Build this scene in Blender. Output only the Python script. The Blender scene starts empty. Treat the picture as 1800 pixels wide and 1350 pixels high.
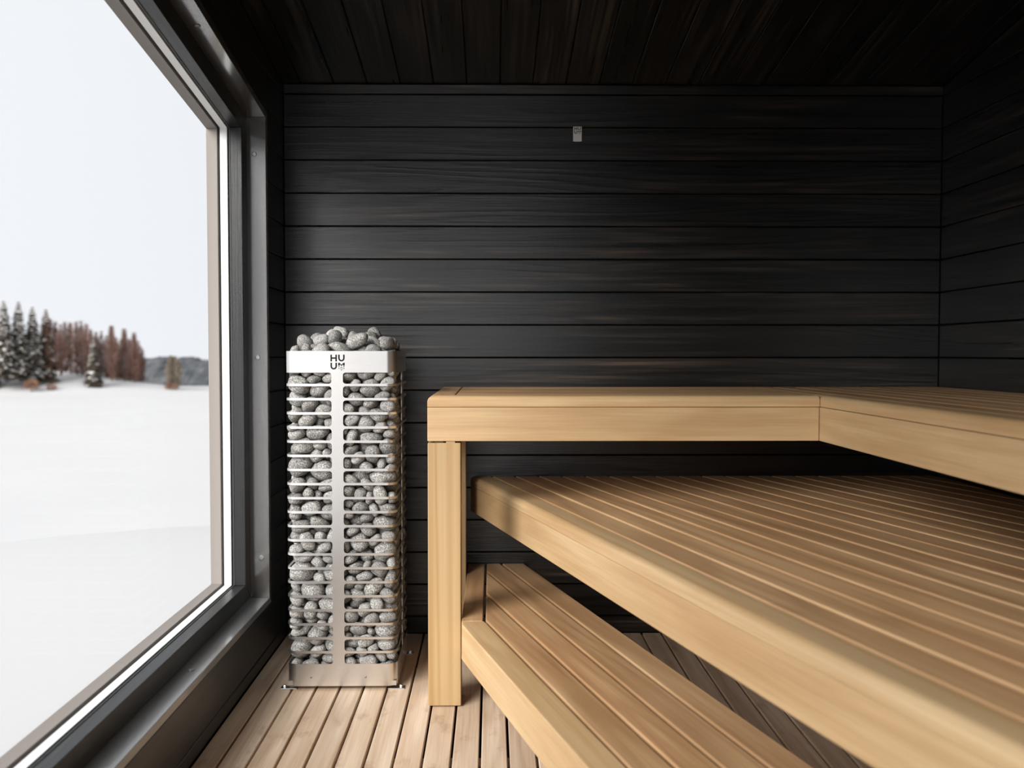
import bpy, bmesh, math, random
from mathutils import Vector, Matrix, Quaternion, noise

sc = bpy.context.scene
col = sc.collection
R = math.radians

# ------------------------------------------------------------------ camera
cam = bpy.data.objects.new('camera', bpy.data.cameras.new('camera'))
col.objects.link(cam)
cam.location = (0, 0, 1.0378)
cam.rotation_euler = (R(90 - 1.927), 0, R(-0.655))
cam.data.lens = 31.5
cam.data.sensor_width = 36
cam.data.shift_x = 0.01
cam.data.clip_start = 0.02
cam.data.clip_end = 2000
cam.data.dof.use_dof = True
cam.data.dof.focus_distance = 2.70
cam.data.dof.aperture_fstop = 2.6
sc.camera = cam

# ------------------------------------------------------------------ sky, sun, exposure
w = bpy.data.worlds.new('overcast_sky')
sc.world = w
w.use_nodes = True
bg = w.node_tree.nodes['Background']
bg.inputs[0].default_value = (0.93, 0.955, 1.0, 1)
bg.inputs[1].default_value = .98
sun = bpy.data.objects.new('sun', bpy.data.lights.new('sun', 'SUN'))
col.objects.link(sun)
sun.data.energy = 7
sun.data.angle = R(40)
sun.data.color = (1.0, 0.97, 0.93)
sd = Vector((math.cos(R(28)) * math.sin(R(37)), math.cos(R(28)) * math.cos(R(37)), -math.sin(R(28))))
sun.rotation_euler = sd.to_track_quat('-Z', 'Y').to_euler()
sun.location = (-20, -20, 12)
sc.view_settings.view_transform = 'Standard'
sc.view_settings.look = 'None'
sc.view_settings.gamma = 1
sc.view_settings.use_curve_mapping = False
sc.view_settings.exposure = 0.32
sc.cycles.use_denoising = True
sc.cycles.max_bounces = 8
sc.cycles.transparent_max_bounces = 16
sc.cycles.sample_clamp_indirect = 6


# ------------------------------------------------------------------ materials
def new_mat(name):
    m = bpy.data.materials.new(name)
    m.use_nodes = True
    nt = m.node_tree
    for n in list(nt.nodes):
        nt.nodes.remove(n)
    out = nt.nodes.new('ShaderNodeOutputMaterial')
    bs = nt.nodes.new('ShaderNodeBsdfPrincipled')
    nt.links.new(bs.outputs[0], out.inputs[0])
    return m, nt, bs


def plain(name, c, rough=.5, metal=0, spec=.5):
    m, nt, bs = new_mat(name)
    bs.inputs['Base Color'].default_value = (*c, 1)
    bs.inputs['Roughness'].default_value = rough
    bs.inputs['Metallic'].default_value = metal
    bs.inputs['Specular IOR Level'].default_value = spec
    return m


def ramp(nt, stops):
    r = nt.nodes.new('ShaderNodeValToRGB')
    e = r.color_ramp.elements
    while len(e) > 1:
        e.remove(e[-1])
    e[0].position = stops[0][0]
    e[0].color = (*stops[0][1], 1)
    for p, c in stops[1:]:
        q = e.new(p)
        q.color = (*c, 1)
    return r


def math_node(nt, op, a=None, b=None):
    n = nt.nodes.new('ShaderNodeMath')
    n.operation = op
    for i, x in enumerate((a, b)):
        if x is None:
            continue
        if isinstance(x, (int, float)):
            n.inputs[i].default_value = x
        else:
            nt.links.new(x, n.inputs[i])
    return n.outputs[0]


def mix(nt, fac, a, b, blend='MIX'):
    n = nt.nodes.new('ShaderNodeMix')
    n.data_type = 'RGBA'
    n.blend_type = blend
    for idx, x in ((0, fac), (6, a), (7, b)):
        if isinstance(x, (int, float)):
            n.inputs[idx].default_value = x
        elif isinstance(x, tuple):
            n.inputs[idx].default_value = (*x, 1)
        else:
            nt.links.new(x, n.inputs[idx])
    return n.outputs[2]


def wood(name, stops, lines=.5, line_col=(.3, .17, .07), rough=(.35, .55), ring=16., fine=.35, bump=.08, spec=.5,
         vary=.25, stretch=1.0, ringscale=7.0, stain=None, coat=0.0, body_w=.6, streak_s=42):
    """grain runs along the local X of each board; every board gets its own piece of the log"""
    m, nt, bs = new_mat(name)
    N = nt.nodes.new
    L = nt.links.new
    tc = N('ShaderNodeTexCoord')
    oi = N('ShaderNodeObjectInfo')
    off = N('ShaderNodeVectorMath')
    off.operation = 'SCALE'
    cmb = N('ShaderNodeCombineXYZ')
    for i, k in enumerate((37.0, 61.0, 83.0)):
        L(math_node(nt, 'MULTIPLY', oi.outputs['Random'], k), cmb.inputs[i])
    add = N('ShaderNodeVectorMath')
    add.operation = 'ADD'
    L(tc.outputs['Object'], add.inputs[0])
    L(cmb.outputs[0], add.inputs[1])

    def mapped(sx, sy, sz):
        mp = N('ShaderNodeMapping')
        mp.inputs['Scale'].default_value = (sx * stretch, sy, sz)
        L(add.outputs[0], mp.inputs[0])
        return mp.outputs[0]

    def ns(vec, scale, detail=3, rough_=.5, dist=0.0):
        n = N('ShaderNodeTexNoise')
        n.inputs['Scale'].default_value = scale
        n.inputs['Detail'].default_value = detail
        n.inputs['Roughness'].default_value = rough_
        n.inputs['Distortion'].default_value = dist
        L(vec, n.inputs['Vector'])
        return n.outputs['Fac']

    body = ns(mapped(.9, 6, 6), 1.6, 3)
    rings = ns(mapped(.55, ringscale, ringscale), 1.0, 1.5, .45, .25)
    s = math_node(nt, 'SINE', math_node(nt, 'MULTIPLY', rings, ring * 6.283))
    s = math_node(nt, 'MULTIPLY', math_node(nt, 'ADD', s, 1.0), .5)
    s = math_node(nt, 'POWER', s, 3.0)
    fibre = ns(mapped(5, 190, 190), 1.0, 3, .6)
    streak = ns(mapped(1.3, streak_s, streak_s), 1.0, 3, .6)
    r = ramp(nt, stops)
    L(math_node(nt, 'ADD', math_node(nt, 'MULTIPLY', body, body_w), math_node(nt, 'MULTIPLY', streak, 1 - body_w)), r.inputs[0])
    c = mix(nt, math_node(nt, 'MULTIPLY', s, lines), r.outputs[0], line_col)
    f = math_node(nt, 'ADD', math_node(nt, 'MULTIPLY', fibre, 2 * fine), 1 - fine)
    gv = N('ShaderNodeCombineColor')
    for i in range(3):
        L(f, gv.inputs[i])
    c = mix(nt, 1.0, c, gv.outputs[0], 'MULTIPLY')
    v = math_node(nt, 'ADD', math_node(nt, 'MULTIPLY', oi.outputs['Random'], vary), 1 - vary * .5)
    gv2 = N('ShaderNodeCombineColor')
    for i in range(3):
        L(v, gv2.inputs[i])
    c = mix(nt, 1.0, c, gv2.outputs[0], 'MULTIPLY')
    if stain:
        st = ns(mapped(5, 9, 9), 1.2, 4, .65)
        rr = ramp(nt, [(stain[1], (0, 0, 0)), (stain[2], (1, 1, 1))])
        L(st, rr.inputs[0])
        c = mix(nt, math_node(nt, 'MULTIPLY', rr.outputs[0], stain[3]), c, stain[0])
    L(c, bs.inputs['Base Color'])
    rg = math_node(nt, 'ADD', math_node(nt, 'MULTIPLY', streak, rough[1] - rough[0]), rough[0])
    L(rg, bs.inputs['Roughness'])
    bs.inputs['Specular IOR Level'].default_value = spec
    bs.inputs['Coat Weight'].default_value = coat
    bs.inputs['Coat Roughness'].default_value = .13
    bs.inputs['Coat IOR'].default_value = 1.9
    bm = N('ShaderNodeBump')
    bm.inputs['Strength'].default_value = bump
    bm.inputs['Distance'].default_value = .004
    L(math_node(nt, 'ADD', fibre, math_node(nt, 'MULTIPLY', s, .4)), bm.inputs['Height'])
    L(bm.outputs[0], bs.inputs['Normal'])
    return m


M = {}
# black-stained panelling, a warm brown worn through along the grain
M['panel'] = wood('black_stained_panel', [(.34, (.0010, .0014, .0017)), (.45, (.0026, .0030, .0032)), (.53, (.0085, .0073, .0063)), (.62, (.034, .0250, .0185)), (.73, (.080, .058, .042))],
                  lines=.62, line_col=(.0010, .0014, .0016), rough=(.22, .38), ring=11, fine=.95, bump=.16, vary=.40, ringscale=6.5, spec=.80, body_w=.40, streak_s=50)
M['panel_dark'] = wood('black_stained_frame_wood', [(.30, (.006, .007, .0075)), (.55, (.011, .012, .0125)), (.75, (.028, .024, .021))],
                       lines=.3, line_col=(.004, .005, .005), rough=(.30, .45), ring=8, fine=.4, bump=.12, vary=.2)
M['liner'] = wood('grey_brown_stained_liner', [(.30, (.030, .032, .034)), (.55, (.070, .064, .058)), (.75, (.12, .10, .082))],
                  lines=.4, line_col=(.02, .02, .02), rough=(.16, .28), ring=8, fine=.3, bump=.02, vary=.1, spec=1.0, coat=1.0)
M['alder'] = wood('pale_alder', [(.28, (.39, .238, .112)), (.45, (.46, .302, .155)), (.58, (.52, .365, .200)), (.74, (.56, .415, .252))],
                  lines=.30, line_col=(.36, .205, .09), rough=(.30, .48), ring=7, fine=.18, bump=.035, vary=.10, ringscale=4.5)
M['slat'] = wood('bench_slat_alder', [(.25, (.31, .17, .080)), (.45, (.42, .25, .125)), (.60, (.52, .335, .18)), (.78, (.60, .42, .25))],
                 lines=.32, line_col=(.27, .14, .06), rough=(.34, .50), ring=9, fine=.20, bump=.045, vary=.22, ringscale=6.0)
M['post'] = wood('pale_pine_post', [(.25, (.32, .20, .085)), (.50, (.385, .255, .120)), (.75, (.44, .32, .175))],
                 lines=.42, line_col=(.28, .155, .055), rough=(.4, .55), ring=10, fine=.14, bump=.03, vary=.08, ringscale=9.0, stretch=.35)
M['sill'] = wood('sheen_lightened_sill', [(.30, (.12, .125, .128)), (.55, (.165, .168, .168)), (.75, (.21, .205, .20))],
                 lines=.2, line_col=(.09, .09, .09), rough=(.26, .40), ring=8, fine=.2, bump=.03, vary=.05, spec=1.0, coat=.6)  # lighter than the liner: sky sheen on the sill put into its colour
M['floor'] = wood('worn_floor_plank', [(.25, (.42, .285, .185)), (.45, (.55, .41, .29)), (.62, (.66, .53, .405)), (.8, (.73, .62, .50))],
                  lines=.28, line_col=(.34, .20, .11), rough=(.5, .7), ring=8, fine=.24, bump=.06, vary=.22, ringscale=7.0,
                  stain=((.22, .115, .055), .56, .74, .6))
M['void'] = plain('dark_underlay', (.006, .006, .006), .9, 0, .2)
M['black'] = plain('black_lettering', (.006, .006, .006), .7, 0, .2)
M['spacer'] = plain('white_spacer', (.80, .82, .82), .5)
M['outer'] = plain('weathered_outer_frame', (.24, .215, .195), .7)
M['seal'] = plain('grey_rubber_seal', (.025, .03, .03), .6)
M['matt_steel'] = plain('matt_steel_plate', (.72, .70, .67), .55, .55)
M['screw'] = plain('dark_zinc_screw', (.30, .31, .31), .4, .8)
M['trunk'] = plain('bark', (.085, .05, .037), .9)

m, nt, bs = new_mat('brushed_steel')
bs.inputs['Base Color'].default_value = (.76, .745, .725, 1)
bs.inputs['Metallic'].default_value = 1
tc = nt.nodes.new('ShaderNodeTexCoord')
mp = nt.nodes.new('ShaderNodeMapping')
mp.inputs['Scale'].default_value = (4, 4, 900)
ns_ = nt.nodes.new('ShaderNodeTexNoise')
ns_.inputs['Scale'].default_value = 1
nt.links.new(tc.outputs['Object'], mp.inputs[0])
nt.links.new(mp.outputs[0], ns_.inputs['Vector'])
nt.links.new(math_node(nt, 'ADD', math_node(nt, 'MULTIPLY', ns_.outputs['Fac'], .14), .24), bs.inputs['Roughness'])
M['steel'] = m

m, nt, bs = new_mat('grey_granite_stone')
tc = nt.nodes.new('ShaderNodeTexCoord')
oi = nt.nodes.new('ShaderNodeObjectInfo')
ad = nt.nodes.new('ShaderNodeVectorMath')
ad.operation = 'ADD'
cb = nt.nodes.new('ShaderNodeCombineXYZ')
for i in range(3):
    nt.links.new(math_node(nt, 'MULTIPLY', oi.outputs['Random'], 50 + 17 * i), cb.inputs[i])
nt.links.new(tc.outputs['Object'], ad.inputs[0])
nt.links.new(cb.outputs[0], ad.inputs[1])
n1 = nt.nodes.new('ShaderNodeTexNoise')
n1.inputs['Scale'].default_value = 9
n1.inputs['Detail'].default_value = 4
n1.inputs['Roughness'].default_value = .75
nt.links.new(ad.outputs[0], n1.inputs['Vector'])
n2 = nt.nodes.new('ShaderNodeTexNoise')
n2.inputs['Scale'].default_value = 1.3
nt.links.new(ad.outputs[0], n2.inputs['Vector'])
rp = ramp(nt, [(.34, (.03, .03, .03)), (.46, (.17, .167, .16)), (.57, (.33, .325, .31)), (.68, (.66, .65, .62))])
nt.links.new(n1.outputs['Fac'], rp.inputs[0])
k = math_node(nt, 'ADD', math_node(nt, 'MULTIPLY', n2.outputs['Fac'], .7), .62)
k = math_node(nt, 'MULTIPLY', k, math_node(nt, 'ADD', math_node(nt, 'MULTIPLY', oi.outputs['Random'], .45), .78))
gv = nt.nodes.new('ShaderNodeCombineColor')
for i in range(3):
    nt.links.new(k, gv.inputs[i])
nt.links.new(mix(nt, 1.0, rp.outputs[0], gv.outputs[0], 'MULTIPLY'), bs.inputs['Base Color'])
bs.inputs['Roughness'].default_value = .75
bs.inputs['Specular IOR Level'].default_value = .3
bp = nt.nodes.new('ShaderNodeBump')
bp.inputs['Strength'].default_value = .25
bp.inputs['Distance'].default_value = .06
nt.links.new(n1.outputs['Fac'], bp.inputs['Height'])
nt.links.new(bp.outputs[0], bs.inputs['Normal'])
M['stone'] = m

m = bpy.data.materials.new('window_glass')
m.use_nodes = True
nt = m.node_tree
nt.nodes.remove(nt.nodes['Principled BSDF'])
out = nt.nodes['Material Output']
tr = nt.nodes.new('ShaderNodeBsdfTransparent')
tr.inputs[0].default_value = (.945, .945, .945, 1)
gl = nt.nodes.new('ShaderNodeBsdfGlossy')
gl.inputs['Roughness'].default_value = 0.0
lw = nt.nodes.new('ShaderNodeLayerWeight')
lw.inputs[0].default_value = .5
fac = math_node(nt, 'ADD', math_node(nt, 'MULTIPLY', math_node(nt, 'POWER', lw.outputs['Facing'], 5.0), .07), .003)
mx = nt.nodes.new('ShaderNodeMixShader')
nt.links.new(fac, mx.inputs[0])
nt.links.new(tr.outputs[0], mx.inputs[1])
nt.links.new(gl.outputs[0], mx.inputs[2])
nt.links.new(mx.outputs[0], out.inputs[0])
M['glass'] = m


def noisy(name, stops, scale, rough=.9, detail=4):
    m, nt, bs = new_mat(name)
    tc = nt.nodes.new('ShaderNodeTexCoord')
    n = nt.nodes.new('ShaderNodeTexNoise')
    n.inputs['Scale'].default_value = scale
    n.inputs['Detail'].default_value = detail
    nt.links.new(tc.outputs['Object'], n.inputs['Vector'])
    r = ramp(nt, stops)
    nt.links.new(n.outputs['Fac'], r.inputs[0])
    nt.links.new(r.outputs[0], bs.inputs['Base Color'])
    bs.inputs['Roughness'].default_value = rough
    bs.inputs['Specular IOR Level'].default_value = .2
    return m


M['snow'] = noisy('snow', [(.3, (.48, .48, .48 * 1.005)), (.7, (.48 * .96, .48 * .965, .48 * .98))], .08)
M['branch_snow'] = plain('branch_snow', (.62, .60, .58), .9)
M['needles'] = noisy('spruce_needles', [(.35, (.035, .030, .022)), (.7, (.075, .058, .040))], 1.2)
M['needles_brown'] = noisy('brown_spruce_needles', [(.35, (.075, .042, .028)), (.7, (.13, .075, .05))], 1.2)
M['twigs'] = noisy('reddish_twigs', [(.35, (.16, .085, .066)), (.7, (.25, .145, .115))], .7)
M['frosted'] = noisy('frosted_twigs', [(.35, (.17, .135, .095)), (.7, (.27, .225, .165))], .9)
M['rust'] = noisy('rusty_brush', [(.35, (.20, .10, .06)), (.7, (.32, .18, .115))], .9)
M['hill'] = noisy('wooded_hill', [(.38, (.045, .05, .055)), (.58, (.085, .09, .095)), (.75, (.17, .175, .18))], .35, detail=6)


# ------------------------------------------------------------------ helpers
def tag(o, label, cat, group=None, kind=None):
    if label:
        o['label'] = label
    if cat:
        o['category'] = cat
    if group:
        o['group'] = group
    if kind:
        o['kind'] = kind
    return o


def empty(name, loc=(0, 0, 0)):
    o = bpy.data.objects.new(name, None)
    o.empty_display_size = .05
    o.location = loc
    col.objects.link(o)
    return o


def link(name, me, mat=None, parent=None, mw=None):
    if mat is not None and not me.materials:
        me.materials.append(mat)
    o = bpy.data.objects.new(name, me)
    col.objects.link(o)
    if mw is not None:
        o.matrix_world = mw
    if parent is not None:
        o.parent = parent
        bpy_pm = parent_matrix(parent)
        o.matrix_parent_inverse = bpy_pm.inverted()
    return o


def parent_matrix(p):
    if p.parent is None:
        return p.matrix_basis.copy()
    return parent_matrix(p.parent) @ p.matrix_parent_inverse @ p.matrix_basis


def finish(bm, name, smooth=False):
    bmesh.ops.recalc_face_normals(bm, faces=bm.faces)
    me = bpy.data.meshes.new(name)
    bm.to_mesh(me)
    bm.free()
    if smooth:
        for p in me.polygons:
            p.use_smooth = True
    return me


_cache = {}


def prism_mesh(name, poly, z0, z1, bevel=.002, seg=1, big=None):
    """poly: convex 2-D outline (CCW); big = (test(edge midpoint, edge dir) -> bool, radius, segments)"""
    key = (tuple((round(x, 4), round(y, 4)) for x, y in poly), round(z0, 4), round(z1, 4), bevel, seg, None if big is None else id(big[0]))
    if key in _cache:
        return _cache[key]
    bm = bmesh.new()
    b = [bm.verts.new((x, y, z0)) for x, y in poly]
    t = [bm.verts.new((x, y, z1)) for x, y in poly]
    bm.faces.new(b[::-1])
    bm.faces.new(t)
    n = len(poly)
    for i in range(n):
        j = (i + 1) % n
        bm.faces.new((b[i], b[j], t[j], t[i]))
    if big:
        es = [e for e in bm.edges if big[0]((e.verts[0].co + e.verts[1].co) / 2, (e.verts[0].co - e.verts[1].co).normalized())]
        bmesh.ops.bevel(bm, geom=es, offset=big[1], segments=big[2], profile=.5, affect='EDGES', clamp_overlap=True)
        es = [e for e in bm.edges if e.is_manifold and e.calc_face_angle() > R(40)]
    else:
        es = list(bm.edges)
    if bevel:
        bmesh.ops.bevel(bm, geom=es, offset=bevel, segments=seg, profile=.5, affect='EDGES', clamp_overlap=True)
    me = finish(bm, name, smooth=False)
    if big:
        for p in me.polygons:
            p.use_smooth = True
        me.set_sharp_from_angle(angle=R(28))
    _cache[key] = me
    return me


def clip(poly, a, b, c):
    """keep a*x + b*y <= c"""
    out = []
    n = len(poly)
    for i in range(n):
        p, q = poly[i], poly[(i + 1) % n]
        dp, dq = a * p[0] + b * p[1] - c, a * q[0] + b * q[1] - c
        if dp <= 0:
            out.append(p)
        if (dp < 0 < dq) or (dq < 0 < dp):
            t = dp / (dp - dq)
            out.append((p[0] + t * (q[0] - p[0]), p[1] + t * (q[1] - p[1])))
    return out


def frame(ax, ay, az, o):
    m = Matrix.Identity(4)
    for i in range(3):
        m[i][0], m[i][1], m[i][2], m[i][3] = ax[i], ay[i], az[i], o[i]
    return m


def board(name, poly, th, mat, parent, fr, bevel=.002, seg=1, big=None):
    """outline in the frame's XY plane, thickness along its Z; local origin at the outline's centre"""
    cx = (min(p[0] for p in poly) + max(p[0] for p in poly)) / 2
    cy = (min(p[1] for p in poly) + max(p[1] for p in poly)) / 2
    me = prism_mesh(name, [(x - cx, y - cy) for x, y in poly], 0, th, bevel, seg, big)
    return link(name, me, mat, parent, fr @ Matrix.Translation((cx, cy, 0)))


def box(name, x0, x1, y0, y1, z0, z1, mat, parent=None, bevel=.0015, axis='X', seg=1):
    """axis = world direction of the grain (local X)"""
    c = ((x0 + x1) / 2, (y0 + y1) / 2, (z0 + z1) / 2)
    d = (x1 - x0, y1 - y0, z1 - z0)
    if axis == 'X':
        fr = Matrix.Translation(c)
        s = d
    elif axis == 'Y':
        fr = frame((0, 1, 0), (-1, 0, 0), (0, 0, 1), c)
        s = (d[1], d[0], d[2])
    else:
        fr = frame((0, 0, 1), (0, 1, 0), (-1, 0, 0), c)
        s = (d[2], d[1], d[0])
    hx, hy, hz = s[0] / 2, s[1] / 2, s[2] / 2
    me = prism_mesh(name, [(-hx, -hy), (hx, -hy), (hx, hy), (-hx, hy)], -hz, hz, bevel, seg)
    return link(name, me, mat, parent, fr)


def boxes_mesh(name, lst):
    bm = bmesh.new()
    for x0, x1, y0, y1, z0, z1 in lst:
        vs = bmesh.ops.create_cube(bm, size=1)['verts']
        for v in vs:
            v.co = ((x0 + x1) / 2 + v.co.x * (x1 - x0), (y0 + y1) / 2 + v.co.y * (y1 - y0), (z0 + z1) / 2 + v.co.z * (z1 - z0))
    return finish(bm, name)


def disc(name, c, r, h, axis, mat, parent, n=14):
    """short cylinder with a chamfered head, its base at c, pointing along axis"""
    bm = bmesh.new()
    rings = []
    for rr, z in ((r, 0), (r, h * .6), (r * .75, h)):
        rings.append([bm.verts.new((rr * math.cos(2 * math.pi * i / n), rr * math.sin(2 * math.pi * i / n), z)) for i in range(n)])
    for a, b in zip(rings, rings[1:]):
        for i in range(n):
            bm.faces.new((a[i], a[(i + 1) % n], b[(i + 1) % n], b[i]))
    bm.faces.new(rings[-1])
    # small socket
    me = finish(bm, name, False)
    q = Vector(axis).to_track_quat('Z', 'Y')
    return link(name, me, mat, parent, Matrix.Translation(c) @ q.to_matrix().to_4x4())


# ------------------------------------------------------------------ room dimensions
XL, XR, YB, YF = -.757, 1.6546, 3.298, -.75      # inner faces of the panelling
SLOPE = .150
ZB = 2.018                                        # ceiling height at the back wall


def zc(y):
    return ZB + SLOPE * (YB - y)


TP = .014
P = .12                                           # panel pitch
G = .0030                                         # open joint
J0 = 1.8642                                       # a joint height on the back wall
rows = []
z = J0 - 16 * P
while z < zc(YF):
    rows.append((max(z, .0), z + P))
    z += P

# --- floor
flo = link('floor', boxes_mesh('floor', [(XL - .2, XR + .1, YF - .1, YB + .1, -.09, -.045)]), M['void'])
tag(flo, 'dark underlay below the slatted wooden floor', None, kind='structure')
for j in range(6):
    box('floor_batten', XL, XR, YF + .3 + j * .68, YF + .345 + j * .68, -.045, -.021, M['floor'], flo, 0)
x = -.6182 - 2 * .0735
while x < XR - .01:
    x0, x1 = max(x + .0035, XL + .002), min(x + .0735 - .0035, XR - .002)
    if x1 - x0 > .01:
        box('floor_plank', x0, x1, YF + .01, YB - .002, -.021, 0, M['floor'], flo, .0018, 'Y')
    x += .0735

# --- back wall
wb = link('wall_back', boxes_mesh('wall_back', [(XL - .2, XR + .1, YB + TP, YB + .09, -.09, 2.15)]), M['void'])
tag(wb, 'black back wall of horizontal stained wood panels', None, kind='structure')
frb = frame((1, 0, 0), (0, 0, 1), (0, -1, 0), (0, YB + TP, 0))
for a, b in rows:
    if a < 1.9:
        board('wall_panel', [(XL + .001, a + G / 2), (XR - .001, a + G / 2), (XR - .001, b - G / 2 if b < 1.9 else 1.980), (XL + .001, b - G / 2 if b < 1.9 else 1.980)], TP, M['panel'], wb, frb, .0022)
tr1 = box('trim_1', XL + .002, XR - .002, YB - .006, YB + TP, 1.9835, 2.016, M['panel'], None, .002)
tag(tr1, 'narrow black trim strip where back wall meets ceiling', None, kind='structure')

# --- right wall
wr = link('wall_right', boxes_mesh('wall_right', [(XR + TP, XR + .09, YF - .1, YB + .1, -.09, 2.75)]), M['void'])
tag(wr, 'black right wall of horizontal stained wood panels', None, kind='structure')
frr = frame((0, -1, 0), (0, 0, 1), (-1, 0, 0), (XR + TP, 0, 0))
for a, b in rows:
    poly = [(-YB + .001, a + G / 2), (-YF - .001, a + G / 2), (-YF - .001, b - G / 2), (-YB + .001, b - G / 2)]
    # below ceiling: z <= ZB + SLOPE*(YB + x)
    poly = clip(poly, -SLOPE, 1, ZB + SLOPE * YB - .004)
    if len(poly) > 2 and max(p[1] for p in poly) - min(p[1] for p in poly) > .01:
        board('wall_panel', poly, TP, M['panel'], wr, frr, .0022)

# --- ceiling
ang = math.atan(SLOPE)
cd = (0, math.cos(ang), -math.sin(ang))
cn = (0, -math.sin(ang), -math.cos(ang))
bm = bmesh.new()
vs = []
for y in (YF - .1, YB + .1):
    for dz in (TP * 1.02, .10):
        for x in (XL - .2, XR + .1):
            vs.append(bm.verts.new((x, y, zc(y) + dz)))
for f in ((0, 1, 5, 4), (2, 6, 7, 3), (0, 4, 6, 2), (1, 3, 7, 5), (0, 2, 3, 1), (4, 5, 7, 6)):
    bm.faces.new([vs[i] for i in f])
ce = link('ceiling', finish(bm, 'ceiling'), M['void'])
tag(ce, 'black sloping ceiling of stained wood boards running to the back wall', None, kind='structure')
orig = Vector((0, YB, ZB)) - Vector(cn) * TP
frc = frame(cd, (1, 0, 0), cn, orig)
Lc = (YB - YF) / math.cos(ang)
x = -.2101 - .1205 * 5
while x < XR:
    x0, x1 = max(x + G / 2, XL + .001), min(x + .1205 - G / 2, XR - .001)
    if x1 - x0 > .015:
        board('ceiling_board', [(-Lc, x0), (-.003, x0), (-.003, x1), (-Lc, x1)], TP, M['panel'], ce, frc, .0022)
    x += .1205

# --- left wall with the big window
WY0, WY1 = -.10, 3.040          # opening (inner faces of the liners)
WZ0 = .206                     # sill top


def wtop(y):
    return 1.833 + SLOPE * (3.030 - y)


bm = bmesh.new()


def add_prism_x(bm, poly, x0, x1):
    a = [bm.verts.new((x0, y, z)) for y, z in poly]
    b = [bm.verts.new((x1, y, z)) for y, z in poly]
    bm.faces.new(a[::-1])
    bm.faces.new(b)
    n = len(poly)
    for i in range(n):
        bm.faces.new((a[i], a[(i + 1) % n], b[(i + 1) % n], b[i]))


e = .022
for poly in ([(YF - .1, -.09), (YB + .01, -.09), (YB + .01, WZ0 - e), (YF - .1, WZ0 - e)],
             [(WY1 + e, WZ0 - e), (YB + .01, WZ0 - e), (YB + .01, zc(YB)), (WY1 + e, zc(WY1))],
             [(YF - .1, WZ0 - e), (WY0 - e, WZ0 - e), (WY0 - e, zc(WY0)), (YF - .1, zc(YF))],
             [(WY0 - e, wtop(WY0) + e), (WY1 + e, wtop(WY1) + e), (WY1 + e, zc(WY1)), (WY0 - e, zc(WY0))]):
    add_prism_x(bm, poly, -.93, XL - TP)
wl = link('wall_left', finish(bm, 'wall_left'), M['void'])
tag(wl, 'black left wall of stained panels around the large window', None, kind='structure')
frl = frame((0, 1, 0), (0, 0, 1), (1, 0, 0), (XL - TP, 0, 0))


def left_panel(poly):
    poly = clip(poly, SLOPE, 1, ZB + SLOPE * YB - .004)
    if len(poly) > 2 and max(p[1] for p in poly) - min(p[1] for p in poly) > .008:
        board('wall_panel', poly, TP, M['panel_dark'], wl, frl, .002)


lrows = [(0.002, .0437), (.0437, .1855)]
zz = .1855
while zz < zc(YF):
    lrows.append((zz, zz + P))
    zz += P
for i, (a, b) in enumerate(lrows):
    a, b = a + G / 2, b - G / 2
    if i < 2:
        left_panel([(YF, a), (YB - .001, a), (YB - .001, b), (YF, b)])
    else:
        left_panel([(WY1 + .022, a), (YB - .001, a), (YB - .001, b), (WY1 + .022, b)])
        left_panel([(YF, a), (WY0 - .022, a), (WY0 - .022, b), (YF, b)])
        # strip above the sloping window head
        q = [(WY0 - .021, a), (WY1 + .021, a), (WY1 + .021, b), (WY0 - .021, b)]
        q = clip(q, -SLOPE, -1, -(1.833 + SLOPE * 3.030 + .023))
        if len(q) > 2:
            left_panel(q)

# --- front wall behind the camera, with a glazed doorway
DX0, DX1, DZ = -.74, .45, 2.25
wf = link('wall_front', boxes_mesh('wall_front', [(XL - .2, DX0, YF - .09, YF, -.09, 2.75), (DX1, XR + .1, YF - .09, YF, -.09, 2.75), (DX0, DX1, YF - .09, YF, DZ, 2.75)]), M['panel_dark'])
tag(wf, 'black front wall with a wide glazed doorway behind the viewer', None, kind='structure')

# ------------------------------------------------------------------ window
win = link('window_1', boxes_mesh('window_1', [(-.93, -.905, WY0 + .05, WY1 - .055, WZ0 + .012, WZ0 + .045)]), M['outer'])
tag(win, 'large picture window in the left wall looking onto snow', None, kind='structure')
XG = -.863


def yz_piece(name, poly, x0, x1, mat, parent=win, bevel=.001):
    fr = frame((0, 1, 0), (0, 0, 1), (1, 0, 0), (x0, 0, 0))
    return board(name, poly, x1 - x0, mat, parent, fr, bevel)


def ring4(name, inset0, inset1, x0, x1, mat, bevel=.001, parent=win):
    """four members of a frame that follows the opening, between two insets"""
    def pts(i):
        k = i * math.sqrt(1 + SLOPE ** 2)
        a, b = WY0 + i, WY1 - i
        return (a, WZ0 + i), (b, WZ0 + i), (b, wtop(b) - k), (a, wtop(a) - k)
    p, q = pts(inset0), pts(inset1)
    res = []
    for i in range(4):
        j = (i + 1) % 4
        poly = [p[i], p[j], q[j], q[i]]
        if i == 1:   # verticals: grain up
            fr = frame((0, 0, 1), (0, -1, 0), (1, 0, 0), (x0, 0, 0))
            poly = [(zz_, -yy_) for yy_, zz_ in poly]
            res.append(board(name, poly, x1 - x0, mat, parent, fr, bevel))
        else:
            res.append(yz_piece(name, poly, x0, x1, mat, parent, bevel))
    return res


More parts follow.
